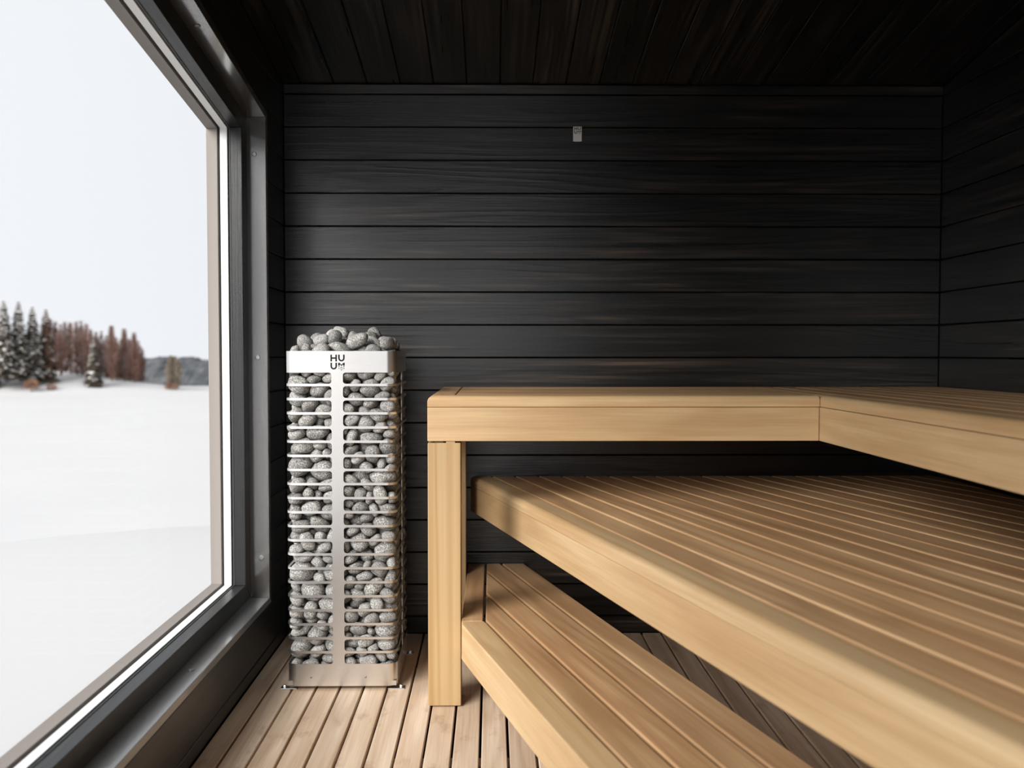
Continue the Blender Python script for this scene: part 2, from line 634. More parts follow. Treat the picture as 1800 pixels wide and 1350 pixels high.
liners = ring4('lining_board', -.0215, 0, -.93, XL, M['liner'], .0015)
liners[0].data.materials[0] = M['sill']
liners[0]['label'] = 'sill board with sky sheen lightened into its colour'
frames = ring4('frame_member', .0005, .057, XG, -.822, M['panel_dark'], .0015)
ring4('glazing_seal', .0565, .0585, XG - .0005, XG + .004, M['seal'], 0)
ring4('spacer_bar', .030, .059, XG - .030, XG - .0065, M['spacer'], 0)
ring4('outer_frame', .0005, .0640, -.9365, XG - .0370, M['outer'], .001)


def pane(x):
    i = .045
    k = i * math.sqrt(1 + SLOPE ** 2)
    a, b = WY0 + i, WY1 - i
    return yz_piece('glass_pane', [(a, WZ0 + i), (b, WZ0 + i), (b, wtop(b) - k), (a, wtop(a) - k)], x, x + .004, M['glass'], win, 0)


pane(XG - .0055)
pane(XG - .0360)
for zz_, xx_ in ((1.707, -.796), (1.026, -.790), (.344, -.784)):
    disc('screw_cap', (xx_, WY1 + .0005, zz_), .0085, .003, (0, -1, 0), M['screw'], liners[1])
for yy_ in (2.337, 1.45, .7):
    disc('screw_cap', (-.790, yy_, WZ0 - .0005), .0085, .004, (0, 0, 1), M['screw'], liners[0])
for yy_ in (2.45, 1.6):
    disc('screw_cap', (-.790, yy_, wtop(yy_) + .0005), .0085, .003, (0, 0, -1), M['screw'], liners[2])

# ------------------------------------------------------------------ heater
HX0, HX1, HY0, HY1 = -.632, -.292, 2.7406, 3.0906
HCX, HCY = (HX0 + HX1) / 2, (HY0 + HY1) / 2
hr = empty('sauna_heater', (HCX, HCY, 0))
tag(hr, 'tall square stainless steel sauna heater with slatted cage of stones beside window', 'heater')


def rrect(x0, x1, y0, y1, r, n=6):
    pts = []
    for cx, cy, a0 in ((x1 - r, y0 + r, -90), (x1 - r, y1 - r, 0), (x0 + r, y1 - r, 90), (x0 + r, y0 + r, 180)):
        for i in range(n + 1):
            a = R(a0 + 90 * i / n)
            pts.append((cx + r * math.cos(a), cy + r * math.sin(a)))
    return pts


def shell(name, z0, z1, th, r, mat, parent, grow=0.0):
    po = rrect(HX0 - grow, HX1 + grow, HY0 - grow, HY1 + grow, r)
    pi = rrect(HX0 - grow + th, HX1 + grow - th, HY0 - grow + th, HY1 + grow - th, max(r - th, .002))
    bm = bmesh.new()
    n = len(po)
    L = [[bm.verts.new((x - HCX, y - HCY, zz_)) for x, y in pp] for pp, zz_ in ((po, -(z1 - z0) / 2), (po, (z1 - z0) / 2), (pi, (z1 - z0) / 2), (pi, -(z1 - z0) / 2))]
    for k in range(4):
        a, b = L[k], L[(k + 1) % 4]
        for i in range(n):
            bm.faces.new((a[i], a[(i + 1) % n], b[(i + 1) % n], b[i]))
    me = finish(bm, name)
    for p_ in me.polygons:
        p_.use_smooth = True
    me.set_sharp_from_angle(angle=R(35))
    return link(name, me, mat, parent, Matrix.Translation((HCX, HCY, (z0 + z1) / 2)))


RC = .030
collar = shell('collar', .9806, 1.0465, .0022, RC, M['steel'], hr)
base = shell('base_band', .012, .0813, .0022, RC, M['steel'], hr)
bars = [.1177 + .04342 * k for k in range(20)]
HB = .0038
ring_me = None
for zb in bars:
    if ring_me is None:
        o = shell('slat', zb - HB, zb + HB, .0022, RC, M['steel'], hr)
        ring_me = o.data
    else:
        link('slat', ring_me, None, hr, Matrix.Translation((HCX, HCY, zb)))
# spines with rounded slot ends
edges = [.0813] + [v for zb in bars for v in (zb - HB, zb + HB)] + [.9806]
prof = []
hw, rf = .0175, .0085
for i in range(0, len(edges), 2):
    a, b = edges[i], edges[i + 1]
    for k in range(6):
        th = R(90 * k / 5)
        prof.append((a + rf * (1 - math.cos(th)), hw + rf * (1 - math.sin(th))))
    for k in range(6):
        th = R(90 * k / 5)
        prof.append((b - rf * (1 - math.sin(th)), hw + rf * (1 - math.cos(th))))
bm = bmesh.new()
fa, ba = [], []
zmid = .53
for zz_, ww in prof:
    fa.append((bm.verts.new((-ww, -.0003, zz_ - zmid)), bm.verts.new((ww, -.0003, zz_ - zmid))))
    ba.append((bm.verts.new((-ww, .0024, zz_ - zmid)), bm.verts.new((ww, .0024, zz_ - zmid))))
for i in range(len(prof) - 1):
    bm.faces.new((fa[i][0], fa[i][1], fa[i + 1][1], fa[i + 1][0]))
    bm.faces.new((ba[i][1], ba[i][0], ba[i + 1][0], ba[i + 1][1]))
    for s in (0, 1):
        bm.faces.new((fa[i][s], ba[i][s], ba[i + 1][s], fa[i + 1][s]))
sp_me = finish(bm, 'spine')
for ang_, px, py in ((0, -.4715, HY0), (90, HX1, 2.930), (180, -.4715, HY1), (270, HX0, 2.930)):
    link('spine', sp_me, M['steel'], hr, Matrix.Translation((px, py, zmid)) @ Matrix.Rotation(R(ang_), 4, 'Z'))
link('heating_core', boxes_mesh('heating_core', [(-.066, .066, -.066, .066, .03, .955)]), M['void'], hr, Matrix.Translation((HCX, HCY, 0)))
link('bottom_plate', boxes_mesh('bottom_plate', [(-.167, .167, -.172, .172, .013, .028)]), M['steel'], hr, Matrix.Translation((HCX, HCY, 0)))
for sx in (-.557, -.389):
    disc('screw', (sx, HY0 + .0003, .040), .0035, .002, (0, -1, 0), M['screw'], base)
for fx, sx in ((HX0, -1), (HX1, 1)):
    for fy in (2.757, 3.076):
        ft = box('foot', min(fx - sx * .03, fx + sx * .022), max(fx - sx * .03, fx + sx * .022), fy - .013, fy + .013, 0, .0035, M['steel'], hr, .001)
        disc('bolt', (fx + sx * .010, fy, .0034), .0062, .007, (0, 0, 1), M['steel'], ft, 6)
    for fy in (2.80, 3.03):
        box('foot_pad', fx - sx * .05 - .015, fx - sx * .05 + .015, fy - .015, fy + .015, 0, .0135, M['void'], hr, .001)


# the four letters as they are cut through the sheet: H U / U M
def poly_face(bm, pts, fn):
    vs = [bm.verts.new(fn(x, z)) for x, z in pts]
    bm.faces.new(vs)


def letter_polys(ch):
    t = .24
    if ch == 'H':
        return [[(0, 0), (t, 0), (t, 1), (0, 1)], [(1 - t, 0), (1, 0), (1, 1), (1 - t, 1)], [(t, .39), (1 - t, .39), (1 - t, .61), (t, .61)]]
    if ch == 'U':
        ps = [[(0, .48), (t, .48), (t, 1), (0, 1)], [(1 - t, .48), (1, .48), (1, 1), (1 - t, 1)]]
        n = 10
        for i in range(n):
            a, b = math.pi + math.pi * i / n, math.pi + math.pi * (i + 1) / n
            o, q = .5, .5 - t
            ps.append([(.5 + q * math.cos(a), .48 + q * math.sin(a)), (.5 + o * math.cos(a), .48 + .48 * math.sin(a)),
                       (.5 + o * math.cos(b), .48 + .48 * math.sin(b)), (.5 + q * math.cos(b), .48 + q * math.sin(b))])
        return ps
    ps = [[(0, 1), (0, .56), (.24, .56), (.24, .76)], [(1, 1), (.76, .76), (.76, .56), (1, .56)],
          [(0, 1), (.24, .76), (.5, .50), (.5, .70), (.18, 1)], [(1, 1), (.82, 1), (.5, .70), (.5, .50), (.76, .76)]]
    for x, z, s in ((.12, .42, .10), (.5, .33, .10), (.88, .42, .10), (.12, .16, .09), (.34, .24, .07), (.66, .24, .07), (.88, .16, .09), (.40, .06, .07), (.60, .06, .07), (.5, -.08, .08)):
        ps.append([(x - s, z), (x, z - s), (x + s, z), (x, z + s)])
    return ps


def logo(parent, x0, z0, wx, wz, gap, y):
    for i, ch in enumerate('HUUM'):
        cx, cz = x0 + (i % 2) * (wx + gap), z0 + (1 - i // 2) * (wz + gap)
        bm = bmesh.new()
        for pts in letter_polys(ch):
            poly_face(bm, pts, lambda a, b: (a * wx - wx / 2, 0, b * wz - wz / 2))
        bmesh.ops.remove_doubles(bm, verts=bm.verts, dist=1e-6)
        ex = bmesh.ops.extrude_face_region(bm, geom=list(bm.faces))
        for v in ex['geom']:
            if isinstance(v, bmesh.types.BMVert):
                v.co.y -= .0005
        me = finish(bm, 'logo_letter')
        o = link('logo_letter', me, M['black'], parent, Matrix.Translation((cx + wx / 2, y, cz + wz / 2)))
        o['label'] = 'cut-out capital letter ' + ch


logo(collar, -.4915, .9900, .0198, .0208, .0038, HY0 + .0001)

# ------------------------------------------------------------------ sauna stones
STN = """0 4 193 -1536 -1137 412 78 29 16 53
8 4 305 1357 -1134 480 7 -5 -100 5
4 4 272 1384 590 522 5 -99 -11 6
4 4 287 914 1462 559 17 -22 61 -74
5 4 286 -1085 829 559 52 33 -47 -63
6 4 351 -1379 1324 568 58 13 -6 80
5 4 399 -1013 -147 628 20 60 59 50
1 4 184 -1006 -1542 409 6 -94 -33 -10
3 1 277 -620 -1417 545 2 46 10 -88
5 4 242 259 -1266 450 3 -71 -70 0
1 3 378 1319 -605 529 2 91 40 -6
3 4 208 1141 1326 864 93 -7 27 24
9 4 281 -93 1438 515 36 -32 9 -87
2 4 251 399 1547 451 90 43 -5 2
8 4 206 -1530 830 431 68 -24 -31 61
3 4 282 -1388 352 487 2 -98 -17 11
6 4 290 -1104 -1148 522 47 34 -43 -69
8 4 268 -98 -995 469 63 -36 44 -53
0 4 307 687 -1459 466 32 -13 2 -94
2 2 347 1308 -1512 568 18 15 71 -66
2 4 253 1288 -60 726 38 75 -49 -25
6 4 275 1261 1088 509 38 -42 -57 59
2 4 267 -170 957 460 8 89 -40 -23
1 4 257 -1445 792 706 56 4 16 -81
0 4 339 -1441 -763 558 55 19 46 66
3 4 219 -723 -946 494 58 -34 56 -49
8 4 272 -156 -1529 453 6 10 -99 -10
6 4 297 131 -977 789 87 21 42 18
7 2 282 1478 -1001 799 21 69 -62 -30
1 4 190 1414 92 412 13 18 -98 2
4 4 340 469 1440 998 3 20 -71 68
2 4 293 -494 1431 466 8 82 -56 -13
1 4 383 -878 1424 686 81 21 -54 9
4 4 260 -1410 302 900 7 -98 1 18
8 4 279 -1040 -744 754 11 98 15 2
3 4 180 -1351 -1546 430 25 7 -27 -93
8 4 264 -389 -1128 447 8 82 -57 -3
7 4 187 464 -1308 692 51 -36 -12 -77
1 4 235 950 -1199 644 74 -12 20 -63
2 3 279 1480 -488 871 5 66 74 -9
4 3 306 1401 466 985 47 37 6 80
7 4 313 1427 1468 569 64 -58 -8 -50
5 4 364 -1292 815 1059 2 -99 13 9
7 4 255 -1485 -167 437 1 74 -67 -7
0 1 332 -894 -1120 870 31 -72 -61 6
9 2 283 150 -1533 760 75 -65 6 -10
2 2 396 575 -1066 888 60 -25 -5 -76
8 2 283 1117 -1215 891 8 96 -14 -21
1 4 172 1481 -150 435 67 -74 -9 -5
4 3 179 1496 148 676 47 -77 4 -44
8 4 302 1397 1033 883 35 -21 -4 -91
3 4 297 -93 1410 989 64 27 -54 -46
3 4 206 -419 1525 786 86 29 42 10
1 4 304 -1489 1401 1068 38 -69 -31 53
4 4 177 -1481 -59 720 8 3 -100 -4
0 4 241 -1359 -425 679 38 81 -44 -10
1 4 210 -891 -847 1260 86 -20 -28 38
3 4 316 -401 -1010 804 12 80 57 -10
9 2 283 790 -1549 828 75 -66 2 -4
8 2 276 1472 -1390 1024 78 11 9 -62
5 4 380 1101 -156 1193 25 1 -82 -51
1 4 380 1335 624 1519 32 20 4 92
8 3 285 1425 1489 1000 90 15 36 20
2 4 283 990 1517 1192 31 37 -73 48
1 4 285 -1119 1351 1104 43 -42 -64 48
5 4 288 -1375 372 1430 2 94 -31 16
9 4 224 -1207 -347 927 86 41 -24 -18
0 1 284 -999 -1566 721 10 17 66 -73
0 4 256 -122 -1182 1093 55 4 -30 78
5 4 295 813 -964 1209 91 -12 23 32
1 2 204 1184 -1540 979 88 -33 34 -7
7 4 283 1209 -849 1000 50 12 86 1
3 4 277 1389 1090 1260 4 -17 -37 -91
8 4 218 -828 1557 1168 12 -18 -93 28
0 4 339 -1483 -604 1003 32 65 49 49
7 1 313 -1471 -1374 666 57 25 -41 -67
5 4 297 -504 -963 1277 67 65 3 36
7 2 264 125 -1517 1112 12 98 12 -2
1 2 239 930 -1439 1191 75 10 -25 -60
9 4 278 1339 -486 1207 80 58 7 18
5 4 289 1394 1430 1455 49 -12 28 82
4 4 319 162 1419 1523 98 5 -11 13
7 4 346 -379 1460 1300 83 -8 -55 -1
9 4 363 -773 1350 1509 48 70 29 43
6 4 348 -1065 -82 1598 3 -14 97 -19
0 4 216 -1453 -54 981 10 23 -22 94
5 1 264 -783 -1439 1142 89 -7 -19 40
0 1 293 -372 -1504 938 4 0 -17 98
6 2 256 1454 -1074 1373 74 -54 29 -27
7 4 334 955 -577 1517 60 46 6 65
2 4 228 1150 1130 1641 11 38 87 -29
4 4 185 658 1547 1438 50 70 -49 16
7 4 386 -1275 897 1517 6 -100 3 4
2 4 242 -1467 -593 1390 78 34 4 53
0 4 266 -1039 -680 1048 20 -10 6 -97
4 1 398 -1325 -1299 1195 46 58 63 25
7 1 362 -319 -1371 1353 52 35 -10 77
2 2 213 591 -1530 1141 9 -39 -89 -23
6 2 266 1362 -1502 1338 1 6 -100 6
0 3 384 1416 -513 1591 5 -68 73 2
5 4 248 877 1448 1756 61 -44 35 -56
7 4 387 -413 1063 1797 89 7 19 40
4 4 353 -1313 1427 1626 9 -10 62 77
3 4 301 -1393 428 1821 8 -55 83 3
0 4 334 -1287 -164 1223 18 17 -96 17
6 1 359 -812 -1339 1613 32 -72 -62 0
8 2 273 -5 -1535 1591 99 -14 -2 -8
1 2 357 267 -1263 1359 27 94 -17 8
1 2 314 1010 -1129 1534 36 25 -7 89
4 3 388 1304 -592 2073 86 5 -25 44
8 4 174 1512 1053 1597 12 25 -80 -53
0 4 243 548 1213 1756 17 -42 87 -19
2 4 197 -1488 1573 2013 25 -6 96 -4
3 4 292 -1158 -869 1533 11 51 72 -46
3 4 182 -1509 -889 1704 63 34 -4 -70
0 4 270 -528 -883 1715 40 -92 4 -1
3 4 276 -46 -974 1646 34 -26 -32 84
3 2 385 1328 -1318 1817 1 48 -85 -20
1 4 244 1295 16 2000 54 23 -81 -6
5 3 253 1495 69 1538 70 -10 70 13
1 4 339 1344 1392 1868 4 37 92 -8
0 4 331 -776 1471 1957 10 -16 -98 -1
6 4 249 -912 1070 1863 30 -73 -56 -25
5 4 199 -1485 -54 1799 32 48 81 9
0 1 330 -1352 -1275 1730 6 -98 4 -16
6 2 215 4 -1549 1909 3 -12 74 66
7 4 307 435 -904 1575 4 -8 -51 86
3 2 359 751 -1046 1990 94 6 -10 34
5 4 193 1536 119 2098 73 -21 63 -17
3 4 248 1443 887 1930 97 -9 -18 12
8 4 292 637 982 2006 17 51 -83 -16
6 4 355 -1294 1211 2196 12 -14 46 86
0 4 299 -1354 913 1904 10 2 30 95
5 1 357 -1099 -598 1874 3 4 -98 18
7 1 275 -1473 -1445 2011 18 -68 -72 -1
4 1 222 -304 -1285 1790 15 57 -74 -33
1 2 251 700 -1542 1459 72 -67 -20 -1
0 2 199 861 -1462 1747 76 -28 15 -57
8 4 285 1240 -543 2567 98 14 6 11
3 4 228 1514 438 1881 49 -61 36 -52
0 4 350 1288 1001 2231 92 -7 -6 37
7 4 391 356 1472 2041 10 12 58 80
8 4 195 -1504 1538 2260 43 3 0 -90
2 4 286 -1455 112 2125 79 -17 -22 54
7 4 255 -1495 -949 2034 68 -9 42 -59
1 1 309 -1431 -1400 2351 77 3 2 64
3 1 216 -622 -1486 1948 20 -59 -77 13
5 2 261 476 -1493 1839 15 -2 43 89
7 2 259 1388 -1543 2212 53 85 -4 -1
4 4 183 1073 -191 2381 19 -74 -2 64
0 4 256 1340 579 2128 6 17 -16 -97
5 4 231 1416 1506 2187 15 2 -10 -98
3 4 274 -729 1464 2367 34 17 -73 -57
4 4 178 -880 -373 2193 47 -25 60 -60
9 1 311 -1076 -1142 2138 26 31 69 60
4 4 265 -684 -960 2089 37 88 -5 30
9 4 250 278 -1058 1886 48 -49 -59 42
6 2 279 209 -1500 2286 75 -56 18 29
6 4 385 1125 254 2451 11 6 -99 -9
8 4 267 1497 1421 2500 39 -58 -66 27
9 4 238 928 1578 2108 68 74 3 -2
2 4 264 -253 1555 1806 12 -3 60 79
3 4 206 -1478 -342 2058 93 -4 -35 8
1 1 257 -636 -1420 2269 13 -79 -59 9
8 1 231 -305 -1559 2086 54 -34 76 16
9 4 278 -142 -924 2006 100 1 -7 4
4 2 389 1270 -1090 2465 26 8 -25 93
7 3 301 1438 -158 2450 68 53 49 -14
2 3 265 1474 758 2453 32 -72 -61 9
5 4 260 -335 1423 2152 73 28 -9 -61
5 4 339 -1301 1499 2654 6 4 -69 72
1 4 362 -1302 -194 2501 26 -10 -66 -70
9 4 208 -1456 -936 2379 68 71 -16 -11
0 2 243 -47 -1279 2003 42 83 36 -6
1 4 268 341 -1078 2245 16 38 91 2
5 2 241 902 -1523 2110 26 20 84 -42
8 4 195 988 1297 2051 29 9 13 -94
7 4 250 15 1468 2390 68 21 -2 -71
6 4 226 -433 1274 2453 14 55 -67 -48
3 4 233 -1457 657 2169 18 -48 86 -3
5 4 364 -1183 -654 2442 76 64 -12 4
2 1 306 -997 -1534 2423 58 51 -49 40
3 1 370 -192 -1084 2384 4 -70 -71 -10
1 4 186 1526 -1113 2802 24 -63 -74 2
8 4 221 1529 -738 2720 74 -22 -5 64
2 4 263 1431 514 2725 16 96 9 -23
3 4 283 1104 1389 2458 24 70 58 36
0 4 372 509 1458 2483 99 -6 10 6
4 4 381 -76 1378 2884 58 42 24 -65
9 4 334 -1380 821 2532 13 -43 -89 -4
0 4 277 -1485 258 2409 65 -28 -14 69
4 1 250 -1433 -1476 2767 89 -26 35 -15
7 1 290 -832 -1089 2511 37 -69 -55 28
6 4 243 306 -898 2563 66 74 10 8
1 2 253 1064 -1549 2638 61 56 34 -45
7 4 363 1378 49 2884 31 -38 80 -35
6 4 223 1445 841 2805 6 -94 -1 33
7 4 378 1388 1374 2887 65 24 9 -72
8 4 244 890 1500 2734 6 -89 41 -16
6 4 230 -465 895 2627 4 -61 -1 -79
8 4 266 -1212 1161 2800 55 -81 14 15
9 4 330 -1372 164 2816 82 -24 14 51
1 4 290 -1409 -985 2780 92 -11 38 7
0 1 350 -407 -1528 2588 9 -1 -66 74
3 2 290 701 -1418 2420 16 -49 78 -35
5 2 278 1387 -1478 2861 36 -7 -85 38
4 4 378 1088 141 3388 51 -81 27 10
1 4 271 874 1451 3045 2 86 -51 -9
3 4 368 -688 1343 2902 56 70 -33 -29
2 4 247 -911 290 2826 42 34 75 -39
0 4 280 -1359 -541 2867 95 -23 -17 11
0 4 185 -1133 -1049 2448 89 -8 3 45
5 2 276 8 -1228 2769 0 15 -96 -24
9 2 292 872 -1203 2886 35 -50 69 38
3 4 206 1079 -399 2908 19 -81 47 30
6 4 315 1060 604 3067 2 -5 54 84
7 4 194 811 1162 2603 91 -35 -20 10
7 4 299 494 1459 2868 88 20 15 -40
9 4 303 291 1534 3342 68 -69 21 17
1 4 295 -1433 752 2883 67 5 10 -73
0 4 195 -826 -483 2879 20 66 -42 -59
4 1 376 -958 -1366 2997 62 72 -28 -16
6 1 292 -532 -994 2765 50 67 54 -7
8 2 290 456 -1221 2611 16 -25 90 -33
5 2 181 1522 -1201 3077 34 48 -18 -79
7 4 271 1423 -810 2992 31 -15 93 -10
5 4 207 972 1101 2879 0 30 -92 26
4 4 269 -1213 1411 3157 16 82 -45 -31
8 1 219 -1494 -1237 3087 90 -13 41 -4
8 2 248 22 -1568 2918 8 8 79 -60
1 2 294 466 -1435 2898 23 -46 -84 -16
9 2 310 1487 -1418 3382 26 58 -25 -73
0 4 253 1451 -421 2846 84 -14 1 53
1 4 189 1526 548 2965 18 -65 -72 14
2 4 279 1477 973 3114 13 61 -77 -16
1 4 329 -1404 971 3285 26 -35 -49 75
7 4 363 -1292 -870 3180 6 13 91 -38
3 1 220 -720 -976 3166 97 12 -16 -14
0 4 256 -135 -902 3014 50 -4 86 12
1 4 362 377 -951 3027 60 79 1 -13
8 2 356 950 -1509 3155 30 26 71 -58
1 4 179 1521 -380 3366 5 70 -70 15
0 4 337 1178 1391 3304 66 -59 35 -31
0 4 267 777 1429 3339 5 -80 60 -1
0 4 286 -1093 763 3690 11 -47 -61 62
5 4 170 -1536 393 3054 86 -2 -51 0
4 1 395 -1288 -1329 3573 27 94 -14 14
4 1 255 -338 -1370 3037 88 9 -42 20
4 2 291 817 -1097 3389 13 -99 2 -9
3 4 247 1250 -1122 3211 42 -63 0 65
1 4 251 1408 -367 3120 8 -1 0 -100
2 3 244 1517 529 3236 66 45 30 53
3 3 257 1473 963 3497 77 -30 50 -26
7 4 319 49 951 3350 33 33 80 -37
5 4 392 -322 1326 3476 94 -14 -13 -28
3 4 365 -1302 1357 3648 98 -5 -12 -11
3 4 273 -1470 -336 3184 24 66 53 47
0 4 263 -568 -874 3488 78 59 -8 -18
2 4 250 -353 -946 3169 85 21 -39 -27
7 2 306 174 -1474 3268 30 88 -34 15
4 2 269 1133 -1482 3698 61 71 31 -15
0 4 279 1454 -776 3342 26 48 83 12
6 4 258 1375 545 3571 12 -36 15 91
8 4 245 1525 1459 3306 44 48 44 62
2 4 360 537 1121 3510 12 -95 28 -2
0 4 237 -884 1531 3331 94 -20 7 26
6 4 397 -1362 1299 4222 65 24 -18 70
8 4 286 -1492 171 3312 43 58 8 -68
2 4 342 -1367 -704 3561 26 10 59 76
2 4 254 -938 -714 3716 83 38 41 2
8 2 220 556 -1505 3189 82 -25 -15 49
5 4 193 1458 -681 3598 23 8 -16 -96
4 4 187 1205 1521 3653 11 70 -70 -1
3 4 261 -770 1448 3693 62 -40 -45 50
4 4 271 -1414 555 3607 32 44 84 -7
6 1 338 -1392 -934 3986 9 -76 64 -8
4 1 395 -230 -1337 3606 9 8 -16 -98
2 2 274 685 -1519 3482 9 -15 5 98
4 4 229 1456 -603 3942 78 22 -32 50
3 4 259 1461 -287 3635 70 19 -37 -58
4 4 210 1495 162 3733 45 -46 56 -52
2 4 264 1510 1431 3649 53 -41 42 -61
3 4 299 455 1419 3912 35 -81 35 -33
9 4 262 -959 1564 4079 53 59 -46 41
3 4 310 -1388 -190 3612 6 -57 82 -1
5 1 236 -815 -1061 3538 66 -44 60 7
1 4 301 -390 -921 3856 75 -64 -5 16
2 2 275 303 -1017 3447 17 -88 -45 2
2 2 329 1073 -1021 3794 36 -14 32 -86
4 4 182 876 -431 3834 6 -69 -72 5
8 4 391 1102 524 3936 20 -96 17 -12
9 4 269 1072 985 3271 43 -84 17 -29
8 4 395 721 959 3915 17 2 72 -67
8 4 342 -305 1483 3958 87 31 -30 23
0 4 268 -1417 934 4455 24 19 -23 92
1 4 281 -1421 213 3932 42 -84 -32 15
7 4 226 -1161 -469 3818 39 14 -34 -85
2 1 230 -717 -1520 3435 67 -65 31 -20
1 2 330 220 -1388 4058 80 -9 -16 57
2 2 377 423 -1346 3709 58 0 -8 -81
5 2 179 768 -1482 3817 49 39 -43 -64
2 4 200 1470 -222 3964 20 17 94 -19
5 4 201 1468 770 3838 34 90 -18 22
8 4 276 1082 1169 3628 10 -47 15 86
9 4 240 -944 1137 3912 4 -63 64 44
4 4 230 -501 1497 4604 100 9 -4 -3
7 4 320 -1273 710 4018 22 -15 96 -7
4 4 343 -1343 -275 4147 27 -61 69 -29
2 4 292 -887 -921 3989 45 -84 -17 24
1 4 205 286 -900 3821 14 -93 -23 26
7 2 248 1163 -1221 4024 20 -10 -91 -35
7 4 181 1329 -1001 3520 16 -84 51 -10
8 4 267 1176 -316 3833 28 -63 -58 44
1 4 319 1359 1106 3991 25 -90 -29 22
4 4 267 841 1468 3750 4 -40 -3 92
3 4 274 145 1523 4276 41 -49 -60 -47
3 4 276 -405 988 4001 21 57 -77 -19
1 1 304 -757 -1396 3893 30 68 -66 -11
5 1 315 -691 -1188 4237 18 24 -96 0
2 4 223 1517 -1006 3735 9 -66 -74 -11
3 4 349 1056 270 4335 3 13 99 4
6 4 257 839 1492 4206 29 -19 -94 8
7 4 267 1052 1494 4513 21 -46 39 -77
1 4 274 -622 1437 4233 47 -49 -70 22
2 4 289 -1445 1405 4696 84 11 13 -51
5 4 320 -1057 302 4339 16 25 -79 -54
2 4 279 -1501 -703 4414 17 72 52 43
7 1 275 -1144 -1508 4090 0 11 -2 -99
3 1 206 -412 -1525 4060 12 -96 18 16
0 2 384 621 -1058 4090 58 65 -41 -29
2 2 277 1513 -1432 3880 50 -60 43 -47
2 4 388 982 -714 4157 8 76 -65 1
1 4 315 1423 674 4318 57 48 -58 32
2 4 239 1255 1516 3944 24 -94 -16 16
5 4 350 -143 1078 4356 85 -9 1 -51
5 1 267 -1403 -1370 4308 3 -44 89 -11
2 4 180 130 -894 3666 82 16 26 48
5 4 289 76 -998 4396 41 -82 -36 17
2 3 285 1477 -943 4084 59 43 2 -69
9 4 248 1456 80 4096 44 -31 29 -79
9 3 300 1481 -93 4496 51 -59 -30 54
7 4 180 1195 1523 4189 83 6 -6 -55
4 4 194 168 1295 4587 7 38 59 70
1 4 184 -296 1561 4360 98 -1 -20 -3
4 4 344 -955 1119 4598 25 -88 -6 40
9 4 255 -1470 532 4251 19 -73 64 -18
2 4 369 -1462 -59 4626 60 34 49 54
9 1 297 -1078 -1521 4569 72 44 46 -28
1 4 258 -1098 -947 4345 5 -64 62 -45
6 4 319 -463 -949 4605 74 -67 -5 5
3 2 350 1327 -1421 4335 55 -81 -20 2
1 4 300 1066 -185 4187 20 -3 61 77
7 4 257 1502 1524 4221 72 -33 60 11
8 4 394 300 1107 4911 12 -81 -57 -6
7 4 270 -1456 1016 4838 56 -67 -44 23
9 4 268 -1264 679 4590 22 -59 -65 -43
4 4 261 -1456 -620 4888 72 -7 68 -12
6 1 321 -1420 -1157 4673 70 3 4 72
3 4 220 -131 -1108 4072 18 38 -85 -33
9 2 252 981 -1158 4476 22 -33 41 82
5 3 305 1385 -609 4407 32 79 52 -9
3 4 238 1088 577 4669 51 9 -46 -72
1 4 260 1453 1492 4646 20 -87 -3 -45
9 4 344 586 1412 4605 29 -86 20 -38
2 4 283 -45 1517 4759 92 -20 -32 -13
3 1 302 -1278 -1440 5038 96 6 -6 25
0 1 297 -205 -1431 4280 39 32 12 85
6 2 395 500 -1319 4565 71 38 -9 -58
9 4 238 1396 -1017 4430 69 -71 -7 -8
4 3 266 1420 933 4776 42 85 18 28
2 4 293 1483 1107 4364 16 77 -32 -52
7 4 225 -1504 687 4913 37 -58 60 42
1 4 211 -1486 437 4598 42 37 52 -65
9 4 195 -1018 -644 4170 28 -87 -25 -33
8 1 302 -698 -1429 4659 67 -31 -7 -67
3 2 289 806 -1430 4947 20 52 -80 -24
5 2 213 1014 -1516 4624 11 36 5 -92
6 4 190 1193 -64 4625 0 66 -9 75
8 4 175 1543 433 4114 61 -34 -35 -62
2 4 232 1466 1548 5061 68 -58 -13 -43
4 4 338 68 1441 5360 45 -84 19 24
5 4 196 -965 1026 5327 90 13 15 -40
1 4 251 -1048 1550 4627 66 -59 28 38
5 4 321 -1448 328 5083 27 75 -29 -54
7 1 261 -988 -1164 4745 21 75 56 -28
2 4 355 -963 -827 4947 29 3 86 42
8 1 229 -531 -1578 4391 78 57 -19 16
0 2 294 72 -1489 4492 64 10 -76 -4
1 2 227 1440 -1572 4726 70 70 14 4
8 2 395 903 -892 4756 31 48 -65 50
7 4 332 1400 336 4730 20 28 -84 -41
8 4 244 1211 1288 4682 73 5 -29 61
7 4 284 -338 1500 5038 100 4 7 0
1 4 293 -757 1413 4938 60 6 29 74
6 4 195 -1184 -660 4484 36 -64 13 -66
0 1 398 -706 -1368 5075 21 84 42 -26
3 1 284 -258 -1409 4735 52 -45 -16 71
1 2 250 301 -1483 4910 92 16 -27 -24
0 2 294 1373 -1073 4760 23 -12 10 -96
5 4 305 1359 567 5123 93 2 -14 -33
3 4 205 1303 1293 4975 0 28 96 3
5 4 275 868 1464 4982 95 -10 30 5
5 4 252 -803 1473 5292 98 -11 13 -8
7 4 264 -1219 749 5053 10 -61 -52 59
8 4 295 -1401 -119 5336 79 -53 31 3
5 4 203 -1136 -395 4708 56 15 -9 -81
9 4 246 -1454 -1019 5057 27 40 -83 26
9 2 277 29 -1010 4811 1 -82 54 21
0 2 399 399 -1097 5107 62 -19 16 74
5 2 355 1309 -1380 5128 97 3 19 16
1 4 241 1471 -560 4791 61 -28 16 -72
8 4 255 1113 1511 5212 96 6 19 21
5 4 191 -1245 1570 5367 64 -64 40 14
